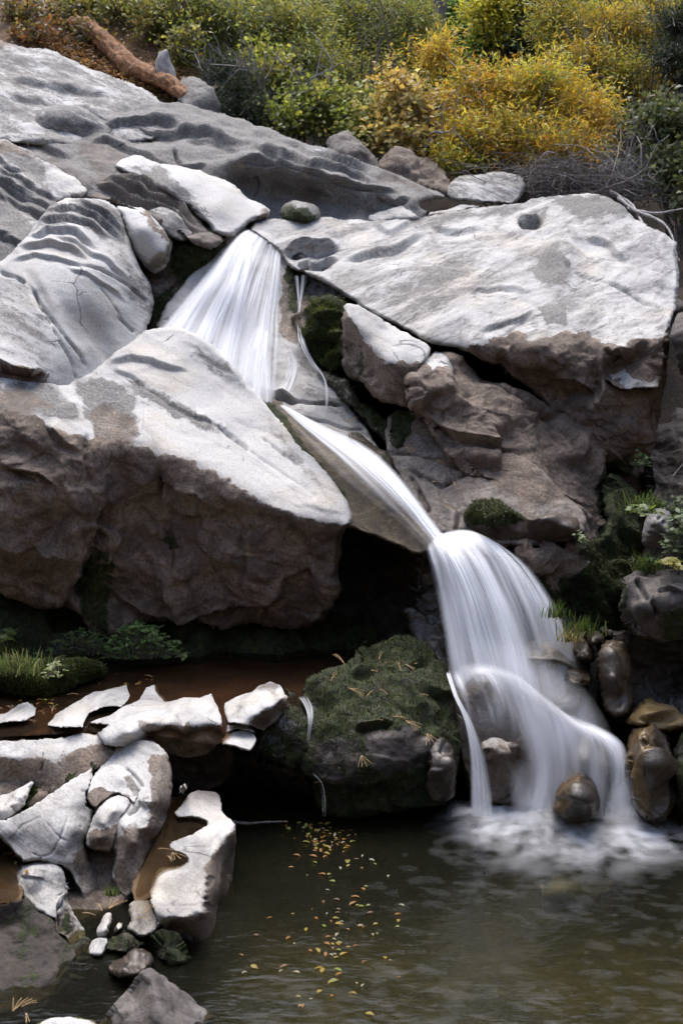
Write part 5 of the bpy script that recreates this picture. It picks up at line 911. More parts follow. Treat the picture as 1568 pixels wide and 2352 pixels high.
water_sheet('water_strands', wf2, [[(672,632,10.98),(678,660,10.92),(684,700,10.8),(682,745,10.6),(684,790,10.35)], [(706,630,10.92),(700,665,10.88),(692,700,10.8),(690,745,10.6),(702,800,10.3)]], 50, 90, .22, .7, (3, 9), (.2, .25, .05, .1), 7)
water_sheet('water_strands', wf2, [[(676,760,.1),(690,800,.1),(712,838,.08),(735,868,.08),(740,900,.07),(738,965,.05)], [(698,770,.1),(708,805,.1),(728,838,.08),(748,866,.08),(758,905,.07),(756,965,.05)]], 50, 120, .24, .7, (3, 9), (.3, .35, .1, .25), 8, on=FB)
tag_slide = wthing('waterfall', 'smooth white slide of water running diagonally down the brown chute', (820, 1100, 9.4))
CR = 'chute_rock'
sl = [[(632,930,9.84),(680,990,9.60),(738,1055,9.32),(795,1115,9.12),(860,1170,8.98),(920,1212,8.88),(980,1268,8.72)],
      [(638,930,9.84),(700,982,9.60),(776,1044,9.34),(842,1102,9.14),(900,1155,9.0),(948,1202,8.9),(996,1262,8.74)],
      [(646,930,9.86),(726,976,9.66),(812,1026,9.42),(876,1078,9.22),(928,1136,9.06),(972,1190,8.94),(1012,1250,8.80)],
      [(652,932,9.88),(746,978,9.74),(840,1022,9.52),(902,1074,9.32),(950,1132,9.14),(992,1192,8.98),(1030,1240,8.86)]]
water_sheet('water_slide', tag_slide, sl, 110, 150, .60, .5, (3, 9, 24), (.5, .18, .03, .02), 9, prof=([0, .3, .5, .8, 1], [.30, .55, 1.0, 1.2, .9]), off=-.08)
water_sheet('water_slide', tag_slide, sl[1:], 110, 150, .48, .55, (2.5, 8, 22), (.45, .25, .02, .02), 10, off=-.12)
wf3 = wthing('waterfall', 'broad lower waterfall arching into the pool over stacked boulders, silky white', (1150, 1860, 7.95))
lo = [[(975,1262,8.70),(985,1300,8.66),(1000,1370,8.58),(1015,1450,8.48),(1030,1560,8.36)],
      [(990,1240,8.76),(1012,1290,8.62),(1040,1370,8.52),(1062,1460,8.42),(1085,1560,8.30)],
      [(1010,1226,8.84),(1050,1280,8.60),(1090,1370,8.46),(1120,1470,8.36),(1150,1575,8.24)],
      [(1045,1222,8.88),(1100,1280,8.60),(1150,1370,8.44),(1190,1480,8.32),(1228,1610,8.2)],
      [(1085,1225,8.84),(1145,1275,8.62),(1205,1370,8.46),(1250,1490,8.34),(1290,1650,8.2)],
      [(1120,1236,8.76),(1188,1292,8.60),(1255,1390,8.44),(1310,1510,8.32),(1355,1675,8.18)],
      [(1150,1250,8.68),(1225,1312,8.56),(1295,1420,8.44),(1350,1540,8.34),(1395,1680,8.2)]]
right_thin = lambda u, v: (1.05 - .40 * sstep(.35, .8, v) * sstep(.45, .75, u)) * (1 - .18 * sstep(.3, .7, v))
lo = [g + [(g[-1][0] + .9 * (g[-1][0] - g[-2][0]) * .45, g[-1][1] + 45, g[-1][2] - .02)] for g in lo]
water_sheet('water_curtain', wf3, lo, 320, 170, .60, .55, (8, 22, 50), (.09, .16, .05, .08), 11, vfun=right_thin)
water_sheet('water_curtain', wf3, lo, 320, 170, .42, .5, (6, 18, 50), (.10, .14, .05, .15), 12, off=-.06, vfun=right_thin)
water_sheet('water_curtain', wf3, [[(x, y, Y - .03) for x, y, Y in g] for g in (lo[1], lo[2], lo[3])], 160, 150, .45, .5, (4, 12, 36), (.18, .25, .03, .1), 13, off=-.08, vfun=lambda u, v: 1 - .3 * v)
cap = [[(992,1245,8.70),(1000,1262,8.64),(1012,1290,8.56)], [(1020,1222,8.78),(1045,1240,8.68),(1070,1280,8.54)], [(1070,1216,8.78),(1110,1240,8.66),(1140,1285,8.52)], [(1115,1232,8.72),(1160,1262,8.6),(1190,1310,8.5)]]
water_sheet('water_crest', wf3, cap, 140, 60, .75, .2, (4, 12), (.2, .25, .25, .75), 14, off=-.06)
t2g = [[(1022,1545,8.22),(1040,1600,8.02),(1062,1650,7.92),(1074,1710,7.86),(1078,1780,7.83),(1076,1880,7.80)],
       [(1034,1540,8.24),(1054,1600,8.02),(1084,1655,7.9),(1108,1715,7.84),(1124,1780,7.82),(1138,1880,7.78)]]
water_sheet('water_jet', wf3, t2g, 70, 140, .72, .4, (3, 9, 22), (.3, .3, .05, .04), 15)
water_sheet('water_jet', wf3, t2g, 70, 140, .5, .4, (2, 7, 18), (.35, .35, .05, .04), 16, off=-.04)
tier = [[(1030,1530,8.2),(1060,1575,7.98),(1075,1620,7.95),(1085,1665,7.93)],
        [(1080,1520,8.2),(1120,1545,8.0),(1150,1600,7.92),(1185,1690,7.86),(1205,1780,7.84),(1190,1850,7.82)],
        [(1120,1522,8.2),(1175,1560,7.98),(1225,1630,7.90),(1255,1715,7.84),(1262,1790,7.80),(1235,1870,7.78)],
        [(1165,1535,8.2),(1240,1600,7.98),(1295,1670,7.88),(1312,1740,7.82),(1305,1810,7.80),(1275,1880,7.78)],
        [(1220,1570,8.16),(1290,1640,7.96),(1340,1680,7.86),(1365,1730,7.80),(1350,1800,7.78),(1320,1880,7.76)],
        [(1280,1625,8.1),(1340,1668,7.92),(1400,1705,7.82),(1418,1760,7.76),(1412,1820,7.74),(1410,1890,7.72)],
        [(1300,1640,8.1),(1370,1665,7.92),(1430,1705,7.82),(1448,1760,7.76),(1450,1820,7.74),(1455,1890,7.72)]]
gap = lambda u, v: np.clip(1 - .75 * np.exp(-((u - .78) / .07) ** 2) * sstep(.38, .6, v), 0, 1) * (1 - .75 * sstep(.16, .0, u) * sstep(.3, .6, v))
water_sheet('water_tier', wf3, tier[1:], 280, 150, .46, .60, (3, 8, 26), (.14, .09, .42, .06), 17, vfun=gap)
water_sheet('water_tier', wf3, tier[1:], 280, 150, .34, .55, (2.5, 7, 20), (.18, .12, .5, .06), 18, off=-.07, vfun=lambda u, v: gap(u, v) * (1 - .3 * sstep(.4, .8, v)))
step = [[(1024,1545,8.14),(1040,1575,8.04),(1060,1610,7.98)], [(1060,1524,8.16),(1090,1545,8.04),(1110,1575,7.98)], [(1110,1520,8.16),(1150,1545,8.02),(1180,1590,7.94)], [(1165,1535,8.12),(1215,1580,7.96),(1250,1640,7.88)], [(1225,1580,8.06),(1275,1630,7.9),(1310,1690,7.82)], [(1290,1645,8.0),(1340,1675,7.86),(1370,1710,7.8)], [(1350,1668,7.96),(1400,1690,7.84),(1430,1720,7.78)]]
water_sheet('water_veil', wf3, [[(1032,1545,8.12),(1050,1590,7.96),(1066,1640,7.9),(1078,1700,7.86)], [(1080,1528,8.14),(1105,1570,7.95),(1120,1630,7.88),(1130,1690,7.86)], [(1120,1528,8.12),(1160,1575,7.92),(1185,1640,7.86),(1200,1720,7.82)]], 90, 90, .26, .5, (3, 9, 24), (.2, .15, .2, .45), 24)
water_sheet('water_step', wf3, step, 240, 70, .50, .30, (4, 9), (.12, .16, .62, .70), 19, off=-.05, vfun=lambda u, v: 1 - .4 * np.exp(-((u - .22) / .08) ** 2) * sstep(.3, .7, v))
water_sheet('mist', wf3, [[(1010,1470,8.1),(1030,1560,7.92),(1050,1650,7.84),(1070,1720,7.80)],[(1120,1450,8.12),(1150,1550,7.9),(1180,1660,7.80),(1200,1760,7.74)],[(1250,1500,8.1),(1290,1600,7.86),(1320,1700,7.74),(1330,1800,7.68)],[(1370,1600,8.0),(1410,1680,7.8),(1440,1750,7.70),(1455,1830,7.66)]], 90, 80, .26, .22, (2, 5), (.42, .42, .40, .45), 25)
water_sheet('mist', wf3, [[(1160,1740,7.62),(1165,1800,7.6),(1170,1860,7.58),(1170,1900,7.56)],[(1230,1730,7.62),(1225,1790,7.58),(1220,1850,7.55),(1220,1900,7.52)],[(1275,1740,7.62),(1270,1800,7.58),(1265,1860,7.55),(1262,1905,7.52)]], 70, 60, .40, .3, (2, 5), (.4, .45, .5, .35), 26)
water_sheet('mist', wf3, [[(1395,1760,7.62),(1390,1810,7.6),(1388,1860,7.56),(1390,1900,7.54)],[(1425,1750,7.6),(1425,1800,7.58),(1428,1860,7.55),(1435,1905,7.52)],[(1455,1760,7.58),(1458,1810,7.56),(1465,1860,7.53),(1480,1905,7.5)]], 70, 60, .38, .3, (2, 5), (.4, .4, .5, .35), 27)
def foam_and_reflection_sheet():
    xs = np.arange(-.9, 3.2, .016); ys = np.arange(4.9, 8.25, .016)
    X, Y = np.meshgrid(xs, ys)
    w0 = np.zeros(X.shape)
    Yd = Y / CP * .0 + Y
    def pt(x, y):
        p = at(*Zp(x, y, 0)); return p[0], p[1]
    for (px, py, rx, ry, a) in [(1112,1868,.20,.16,1.0),(1135,1905,.20,.22,.40),(1225,1850,.18,.25,1.0),(1250,1880,.22,.2,.75),(1180,1860,.12,.14,.35),(1440,1880,.14,.2,1.),(1465,1915,.16,.2,.5),(1405,1865,.12,.14,.8),(1330,1905,.30,.2,.22),(1250,1940,.55,.45,.20),(1400,1950,.5,.35,.16),(1500,1950,.3,.2,.25)]:
        x0, y0 = pt(px, py)
        w0 = w0 + a * np.exp(-((X - x0) / rx) ** 2 - ((Y - y0) / ry) ** 2)
    cx, cy_ = pt(1230, 1800)
    ang = np.arctan2(X - cx, cy_ - Y); r = np.hypot(X - cx, Y - cy_)
    st = .7 * fbm(np.stack([ang * 6, r * 2.6, 0 * r], -1), 3) + .5 * fbm(np.stack([ang * 16, r * 6.5, 0 * r + 5], -1), 2) + .7 * fbm(np.stack([X * 7, Y * 7, 0 * X], -1), 3)
    d = np.clip(w0 * (.85 + .25 * st) + np.clip(w0, 0, .5) * st * .55 - .03, 0, .93)
    ca, sa = math.cos(.35), math.sin(.35); U = X * ca - Y * sa; V_ = X * sa + Y * ca
    pt_ = fbm(np.stack([U * 5.5, V_ * 9.5, 0 * U + 2], -1), 3, .6)
    reflection_film = np.clip(.05 + .55 * np.clip(pt_, 0, .6), 0, .4) * (.30 + .5 * np.clip(.5 + fbm(np.stack([X * .9, Y * .9, 0 * X + 8], -1), 2), 0, 1)) * sstep(.0, 1.0, X + .45 * (7.6 - Y))  # pale patches painted over the pool for sky reflections, with thin bubble streaks
    d = np.maximum(d * sstep(.2, .5, X), reflection_film * .11 * sstep(-.9, -.5, X) * sstep(8.1, 7.6, Y))
    Z = .012 + .035 * np.clip(w0, 0, 1.2) * (.7 + .5 * fbm(np.stack([X * 9, Y * 9, 0 * X], -1), 2))
    ids = np.arange(X.size).reshape(X.shape)
    fq = np.stack([ids[:-1, :-1], ids[:-1, 1:], ids[1:, 1:], ids[1:, :-1]], -1).reshape(-1, 4); fq = fq[d.ravel()[fq].max(1) > .012]
    me = mesh_from('foam', np.stack([X, Y, Z], -1).reshape(-1, 3) - np.array(wf3.location), [fq], WHITE)
    fattr(me, 'dens', d.ravel()); obj('foam', me, wf3)
foam_and_reflection_sheet()
wf4 = wthing('waterfall', 'tiny rivulet spilling off the ledge pool down dark mossy rock', (735, 1880, 7.9))
water_sheet('water_strands', wf4, [[(682,1600,7.96),(700,1628,7.86),(706,1665,7.78),(700,1720,7.78)], [(712,1600,7.94),(722,1630,7.84),(720,1668,7.76),(712,1720,7.78)]], 50, 60, .16, .6, (4, 11), (.2, .2, .1, .4), 20, off=-.1)
water_sheet('water_strands', wf4, [[(712,1782,7.72),(730,1800,7.70),(738,1830,7.70),(738,1880,7.74)], [(720,1776,7.72),(740,1798,7.70),(748,1832,7.70),(750,1880,7.74)]], 40, 60, .16, .4, (2, 6), (.3, .3, .1, .2), 21, off=-.06)

# ------------------------------------------------------------------ plants
def tube(paths, sides=5):
    """paths: list of (points (n,3), radii (n,)) -> vertices, quads"""
    Vs, Fs, off = [], [], 0
    for P, r in paths:
        P = np.asarray(P, float); n = len(P)
        T = np.gradient(P, axis=0); T /= np.linalg.norm(T, axis=1, keepdims=True) + 1e-9
        ref = np.array([.31, .52, .8]); A = np.cross(T, ref); A /= np.linalg.norm(A, axis=1, keepdims=True) + 1e-9; B = np.cross(T, A)
        a = np.arange(sides) * 2 * math.pi / sides
        R = P[:, None] + np.asarray(r)[:, None, None] * (A[:, None] * np.cos(a)[None, :, None] + B[:, None] * np.sin(a)[None, :, None])
        Vs.append(R.reshape(-1, 3)); i = np.arange(n * sides).reshape(n, sides) + off; j = np.roll(i, -1, 1)
        Fs.append(np.stack([i[:-1], j[:-1], j[1:], i[1:]], -1).reshape(-1, 4)); off += n * sides
    return np.concatenate(Vs), np.concatenate(Fs)
def bez(a, b, c, n=8):
    t = np.linspace(0, 1, n)[:, None]
    return a * (1 - t) ** 2 + 2 * b * t * (1 - t) + c * t * t
def pick(pal, n, r):
    w = np.array([p[1] for p in pal], float); w /= w.sum()
    i = r.choice(len(pal), n, p=w)
    return np.array([p[0] for p in pal])[i]
DENS = 2.0
def shrub(name, label, cat, base, crowns, leaves, size, pal, twigs=60, stems=10, stem_r=.02, droop=.2, seed=1, group=None, bark=None, twig_vis=.5, tl=(.25, .5), lean=(0, 0, 0), leaf_name='foliage', spread=.09, up=.2):
    r = np.random.default_rng(seed)
    b = at(*base); b[2] = min(b[2], float(ground_z(b[0], b[1])) + .05) if base[2] > 12.5 else b[2]
    leaves = int(leaves * DENS); twigs = int(twigs * 1.6); size = (size[0] * 1.12, size[1] * 1.3)
    root = tag(empty(name, tuple(b)), label, cat, group)
    vol = np.array([c[3] * c[4] for c in crowns], float); vol /= vol.sum()
    paths = []; tips = []; tdirs = []; tcol = []
    for k, c in enumerate(crowns):
        m = c[2] / F
        cen = at(c[0], c[1], c[2]) - b; rad = np.array([c[3] * m, (c[5] if len(c) > 5 else (c[3] + c[4]) / 2) * m, c[4] * m])
        nt = max(4, int(twigs * vol[k]))
        q = r.normal(size=(nt, 3)); q /= np.linalg.norm(q, axis=1, keepdims=True)
        rr = r.uniform(.25, 1, nt) ** .45
        p = cen + q * rad * rr[:, None]
        nc = max(3, int(nt / 11)); cc_ = p[r.integers(0, nt, nc)]; j = r.integers(0, nc, nt)
        p = p * .42 + cc_[j] * .58
        d = q * [1, 1, .6] + r.normal(0, .45, (nt, 3)) + np.array([0, 0, up])
        tips.append(p); tdirs.append(d / np.linalg.norm(d, axis=1, keepdims=True)); tcol.append(pick(pal, nc, r)[j])
        for s in range(max(1, int(stems * vol[k] + .5))):
            e = p[r.integers(nt)]; mid = e * np.array([.35, .35, .62]) + r.normal(0, .12, 3) * np.linalg.norm(e) + np.array(lean)
            st = np.array([r.normal(0, .12), r.normal(0, .12), 0])
            pp = bez(st, mid, e, 10); pp[1:-1] += r.normal(0, .012, (8, 3)) * np.linalg.norm(e)
            paths.append((pp, np.linspace(stem_r, stem_r * .25, 10)))
    tips = np.concatenate(tips); tdirs = np.concatenate(tdirs); tcol = np.concatenate(tcol); nt = len(tips)
    tlen = r.uniform(tl[0], tl[1], nt)
    for k in np.nonzero(r.random(nt) < twig_vis)[0]:
        a = tips[k] - tdirs[k] * tlen[k] * .7; e = tips[k] + tdirs[k] * tlen[k] * .6 - np.array([0, 0, droop * tlen[k] * .4])
        paths.append((bez(a, tips[k], e, 5), np.linspace(stem_r * .3, stem_r * .12, 5)))
    V, Q = tube(paths, 4)
    obj('branches', mesh_from('branches', V, [Q], bark or BARK), root)
    if leaves:
        i = r.integers(0, nt, leaves); s = r.uniform(-.6, .8, leaves)
        pos = tips[i] + tdirs[i] * (s * tlen[i])[:, None] - np.array([0, 0, 1.]) * (droop * tlen[i] * np.clip(s, 0, 1) ** 2)[:, None] + r.normal(0, spread, (leaves, 3)) * tlen[i][:, None] * 2
        d = tdirs[i] + r.normal(0, .7, (leaves, 3)) - np.array([0, 0, droop * 1.2])
        nor = r.normal(0, .8, (leaves, 3)) + np.array([0, -.5, .9])
        L = size[0] * r.uniform(.45, 1.5, leaves); W = size[1] * r.uniform(.7, 1.25, leaves)
        col = np.where(r.random((leaves, 1)) < .72, tcol[i], pick(pal, leaves, r)) * r.uniform(.65, 1.3, (leaves, 1))
        obj(leaf_name, leaf_mesh(leaf_name, pos, d, nor, L, W, np.clip(col, 0, .75)), root)
    return root
OLIVE = [((.27,.30,.06),3),((.37,.35,.08),3),((.15,.19,.045),2),((.50,.41,.09),1.2),((.24,.30,.13),1.2)]
GREEN = [((.19,.34,.06),3),((.28,.42,.09),2),((.11,.19,.05),1.5),((.42,.48,.26),.8)]
YELLOW = [((.72,.44,.05),3),((.70,.52,.07),2.5),((.60,.31,.045),1.6),((.48,.50,.08),2.2),((.76,.58,.18),1),((.30,.32,.06),1)]
YOLIVE = [((.34,.40,.07),2),((.56,.40,.06),2.5),((.38,.34,.06),2.5),((.27,.28,.06),2),((.64,.42,.06),1.5)]
PALE = [((.62,.52,.20),3),((.70,.56,.26),2),((.42,.40,.11),1.5),((.55,.38,.12),1)]
PGREEN = [((.30,.36,.07),3),((.42,.44,.12),2),((.17,.21,.045),2),((.48,.42,.11),1)]
RUST = [((.15,.14,.04),3),((.25,.17,.06),2),((.30,.24,.12),1.5),((.10,.09,.03),2),((.24,.10,.03),.8)]
DARKG = [((.022,.042,.016),3),((.035,.06,.02),2),((.015,.028,.012),2)]
FILL = [((.05,.07,.022),3),((.08,.095,.025),2),((.03,.045,.015),2),((.12,.12,.03),1)]
for i, (x, y, Y, rx, rz, lb) in enumerate([(60,-120,24,300,260,'dark tree far up the slope, in the top left corner'),(420,-160,25,300,280,'dark tree far up the slope, behind the olive willow over the log'),(800,-180,26,300,300,'dark tree far up the slope, behind the middle olive willow'),(1180,-160,25,280,280,'dark tree far up the slope, behind the green poplars'),(1540,-140,24,300,280,'dark tree far up the slope, in the top right corner'),
        (250,40,20,220,150,'dim green tree behind the rotten log'),(620,60,20,240,190,'dim green tree behind the arching bare branches'),(990,90,20,230,200,'dim green tree behind the cream maple'),(1330,110,19,230,200,'dim green tree behind the yellow willow'),(1620,160,18,200,220,'dim green tree behind the right edge twigs')]):
    shrub('tree', lb, 'tree', (x, y + rz + 160, Y), [(x, y, Y, rx, rz), (x + .3 * rx, y + .45 * rz, Y - 1, rx * .8, rz * .6)], 5200, (.12, .055), FILL, 260, 9, .07, .3, 100 + i, leaf_name='crown', tl=(.5, 1.), twig_vis=.15)
tr = tag(empty('pine_tree', tuple(at(1005, 160, 17.5))), 'dark straight tree trunk rising between the olive willow and the poplar', 'tree')
V, Q = tube([(np.array([(0, 0, 0), (.02, 0, 1.), (-.03, 0, 2.), (.04, .1, 4.), (0, .1, 8.)]), [.11, .10, .095, .08, .04]), (np.array([(0, 0, .9), (.2, -.1, 1.2), (.5, -.2, 1.3)]), [.03, .02, .01]), (np.array([(0, 0, .4), (-.2, -.1, .6), (-.4, -.15, .6)]), [.03, .02, .01])], 10)
obj('trunk', mesh_from('trunk', V, [Q], BARK), tr)
W_ = (.062, .015)
shrub('rusty_shrub', 'low rust and green shrub among litter above the top left slab', 'shrub', (110,75,15.6), [(60,25,15.8,70,30),(140,40,15.7,60,28),(210,75,15.3,40,24),(80,60,15.2,60,14)], 800, (.06,.04), RUST, 170, 14, .012, .2, 1)
shrub('rusty_shrub', 'dim brownish shrub over the upper end of the rotten log', 'shrub', (330,110,15.6), [(190,10,15.9,100,35),(300,30,15.7,90,50),(370,60,15.3,60,60),(430,100,14.9,40,50)], 3000, (.055,.03), RUST[:2] + OLIVE[:3], 200, 14, .015, .2, 2)
shrub('olive_willow', 'olive willow with arching bare grey branches, behind the leaning stump', 'shrub', (520,230,15.2), [(430,30,15.6,90,70),(500,40,15.5,90,80),(560,60,15.4,110,70),(660,60,15.6,110,90),(700,150,15.2,70,60)], 9000, W_, OLIVE, 420, 26, .03, .25, 3, bark=GREYWOOD, group='olive willows behind the rocks')
shrub('olive_willow', 'tall dense olive green willow in the top middle, left of the dark trunk', 'shrub', (850,300,16.2), [(800,60,16.8,90,120),(880,90,16.5,110,140),(950,60,16.8,70,110),(860,190,15.8,110,70),(760,180,15.8,80,70)], 13000, W_, OLIVE, 560, 24, .03, .2, 4, group='olive willows behind the rocks')
shrub('green_poplar', 'shiny green poplar right of the dark trunk at the top', 'tree', (1090,260,18.2), [(1060,60,18.4,90,90),(1120,120,18,90,80),(1040,160,17.5,60,70)], 8000, (.075,.045), GREEN, 330, 14, .04, .2, 5)
shrub('green_poplar', 'grey green poplar with big dark leaves among the yellow willows at the top', 'tree', (1190,240,17.2), [(1180,70,17.2,70,80),(1240,20,17.4,60,60)], 3800, (.085,.055), [((.05,.085,.035),3),((.09,.13,.06),1.5),((.20,.23,.17),.8)], 200, 10, .03, .2, 6)
shrub('yellow_poplar', 'small bright yellow leafy top at the upper edge above the green poplars', 'tree', (1140,160,16.9), [(1130,15,16.9,55,40),(1150,70,16.8,25,30)], 2300, (.06,.03), [((.72,.60,.08),3),((.62,.60,.10),2),((.46,.52,.09),1)], 130, 8, .02, .15, 7)
shrub('yellow_willow', 'big golden orange willow spreading over the bare twigs on the right', 'shrub', (1250,440,13.9), [(1110,235,14.3,120,80),(1240,225,14.4,130,90),(1340,270,14.1,90,80),(1080,320,13.9,70,60),(1180,320,13.9,120,60),(1290,340,13.8,110,50),(1040,375,13.7,45,30),(1000,130,14.8,45,40),(1330,365,13.6,50,40)], 21000, (.072,.014), YELLOW, 900, 60, .014, .3, 8, twig_vis=.6, bark=GREYWOOD, spread=.08)
shrub('yellow_willow', 'tall yellow olive willow at the top right corner behind the golden one', 'shrub', (1400,330,15.4), [(1310,60,15.8,110,90),(1400,100,15.5,110,100),(1490,60,15.8,100,100),(1440,200,15,100,80),(1340,160,15.2,90,70)], 15000, W_, YOLIVE, 620, 34, .02, .2, 9)
shrub('pale_maple', 'cream leaved maple sprig above the boulders, in front of the olive willow', 'shrub', (905,390,13.9), [(915,190,14,30,40),(890,250,14,55,40),(960,260,13.9,45,30),(900,320,13.8,50,35),(940,230,14,30,35)], 1500, (.055,.05), PALE, 130, 14, .018, .15, 10)
shrub('green_maple', 'yellow green small leaved maple with dark bent branches, behind the ridge', 'shrub', (690,320,14.5), [(620,190,14.8,60,40),(700,240,14.5,80,50),(780,250,14.4,70,60),(660,280,14.2,50,30),(830,300,14.1,60,45),(600,140,14.9,60,40)], 4200, (.05,.042), PGREEN, 300, 26, .022, .15, 11)
shrub('young_fir', 'dark green young fir beside the grey boulder under the olive willow', 'tree', (555,290,14.4), [(520,160,14.6,40,40),(560,210,14.4,50,40),(590,250,14.2,45,30),(540,250,14.3,40,30)], 5200, (.05,.006), DARKG, 150, 12, .02, .35, 12, tl=(.2, .4), spread=.05)
shrub('fir', 'dark fir boughs at the right edge over the yellow willow', 'tree', (1590,330,14.2), [(1560,50,14.4,70,40),(1550,130,14.2,60,35),(1580,190,14.2,50,30)], 5200, (.06,.007), DARKG, 150, 12, .03, .35, 13, tl=(.3, .5), spread=.06)
shrub('leafy_shrub', 'dull green shrub with rounded leaves at the right edge above the driftwood', 'shrub', (1570,500,13.2), [(1545,290,13.4,50,60),(1555,380,13.2,40,60),(1500,260,13.6,40,40),(1575,450,13.,30,40)], 1700, (.06,.045), [((.10,.13,.05),3),((.16,.18,.09),2),((.24,.24,.10),1)], 130, 12, .015, .2, 14)
def bare(name, label, base, tgts, n, seed, rad=.008, bark=None, sag=.2):
    r = np.random.default_rng(seed); b = at(*base); root = tag(empty(name, tuple(b)), label, 'shrub'); paths = []
    for k in range(n):
        t = tgts[r.integers(len(tgts))]; m = t[2] / F
        e = at(t[0], t[1], t[2]) - b + r.normal(0, 1, 3) * np.array([t[3] * m, .3, t[4] * m])
        st = np.array([r.normal(0, .35), r.normal(0, .2), r.normal(0, .05)])
        mid = (st + e) / 2 + np.array([r.normal(0, .25), r.normal(0, .2), r.normal(.05, .25) - sag * .5])
        P = bez(st, mid, e, 12); P += np.cumsum(r.normal(0, .012, (12, 3)), 0); q = rad * r.uniform(.5, 1.5)
        paths.append((P, np.linspace(q, q * .3, 12)))
        for _ in range(2):
            i = r.integers(4, 11); d = r.normal(0, .18, 3) + (P[i] - P[i - 1]) * 1.5
            paths.append((bez(P[i], P[i] + d * .5 + r.normal(0, .03, 3), P[i] + d, 5), np.linspace(q * .45, q * .15, 5)))
    V, Q = tube(paths, 4); obj('branches', mesh_from('branches', V, [Q], bark or GREYWOOD), root); return root
bare('bare_shrub', 'tangle of bare grey twigs under the golden willow on the right', (1420,440,13.5), [(1380,330,13.8,80,40),(1480,300,13.8,60,50),(1250,390,13.4,80,25),(1320,400,13.2,90,25),(1480,400,13.3,60,40)], 230, 31)
bare('bare_shrub', 'low brown dead brush arching down over the dark gap by the pale boulder', (1300,430,13.3), [(1150,410,13.1,60,20),(1230,430,12.9,70,20),(1380,440,12.9,80,25)], 120, 32, .006, BARK, -.1)
bare('bare_branch', 'pale bare grey branches poking out beside the cream maple', (1010,330,14.1), [(1040,235,13.9,14,12),(1010,260,13.9,12,10),(1050,310,13.8,12,8)], 16, 33, .011)
bare('bare_branch', 'long arching bare grey branches in front of the olive willow', (640,300,14.8), [(470,110,14.6,30,20),(560,130,14.4,30,15),(640,120,14.4,60,30),(760,190,14.2,40,30),(700,240,14.2,40,20)], 40, 34, .015)
bare('bare_branch', 'slim upright grey stems rising through the yellow olive willow at the top right', (1400,330,15.2), [(1340,60,14.9,40,40),(1420,60,14.8,40,40),(1300,110,14.8,30,40)], 16, 35, .014)
bare('bare_branch', 'slim leaning brown stems standing in front of the dense olive willow', (840,300,15.6), [(790,60,15.4,40,40),(900,80,15.4,40,50),(850,20,15.4,40,40)], 16, 36, .013, BARK)
def branch(name, label, cat, pts, rad, mat=GREYWOOD, group=None):
    P = resample(pts, 16); W3 = at(P[:, 0], P[:, 1], P[:, 2]); o = W3[0].copy(); V, Q = tube([(W3 - o, np.linspace(rad, rad * .35, 16) * (1 + .2 * np.sin(np.arange(16) * 2.1)))], 7)
    ob = obj(name, mesh_from(name, V, [Q], mat), None, tuple(o)); tag(ob, label, cat, group); return ob
branch('driftwood', 'forked pale driftwood branch hanging over the right shoulder of the sunlit boulder', 'branch', [(1420,455,12.6),(1460,485,12.3),(1500,500,12.1),(1530,520,11.9),(1550,560,11.7)], .022)
branch('driftwood', 'thin pale driftwood stick at the right edge above the dark hollow', 'branch', [(1440,480,12.4),(1500,490,12.2),(1540,485,12.0),(1590,475,12.0)], .016)
branch('driftwood', 'crooked grey driftwood root between the bare twigs and the sunlit boulder', 'branch', [(1400,440,12.8),(1450,470,12.6),(1480,520,12.0),(1520,545,11.8),(1560,600,11.5)], .018)
branch('stick', 'single pale stick leaning in the dark hollow at the right edge', 'branch', [(1545,1095,9.2),(1558,1078,9.2),(1575,1060,9.2)], .006)
branch('stick', 'dark stick lying along the foot of the black undercut rock', 'branch', [(535,1890,7.75),(570,1893,7.75),(610,1890,7.75),(660,1888,7.75)], .012, BARK)
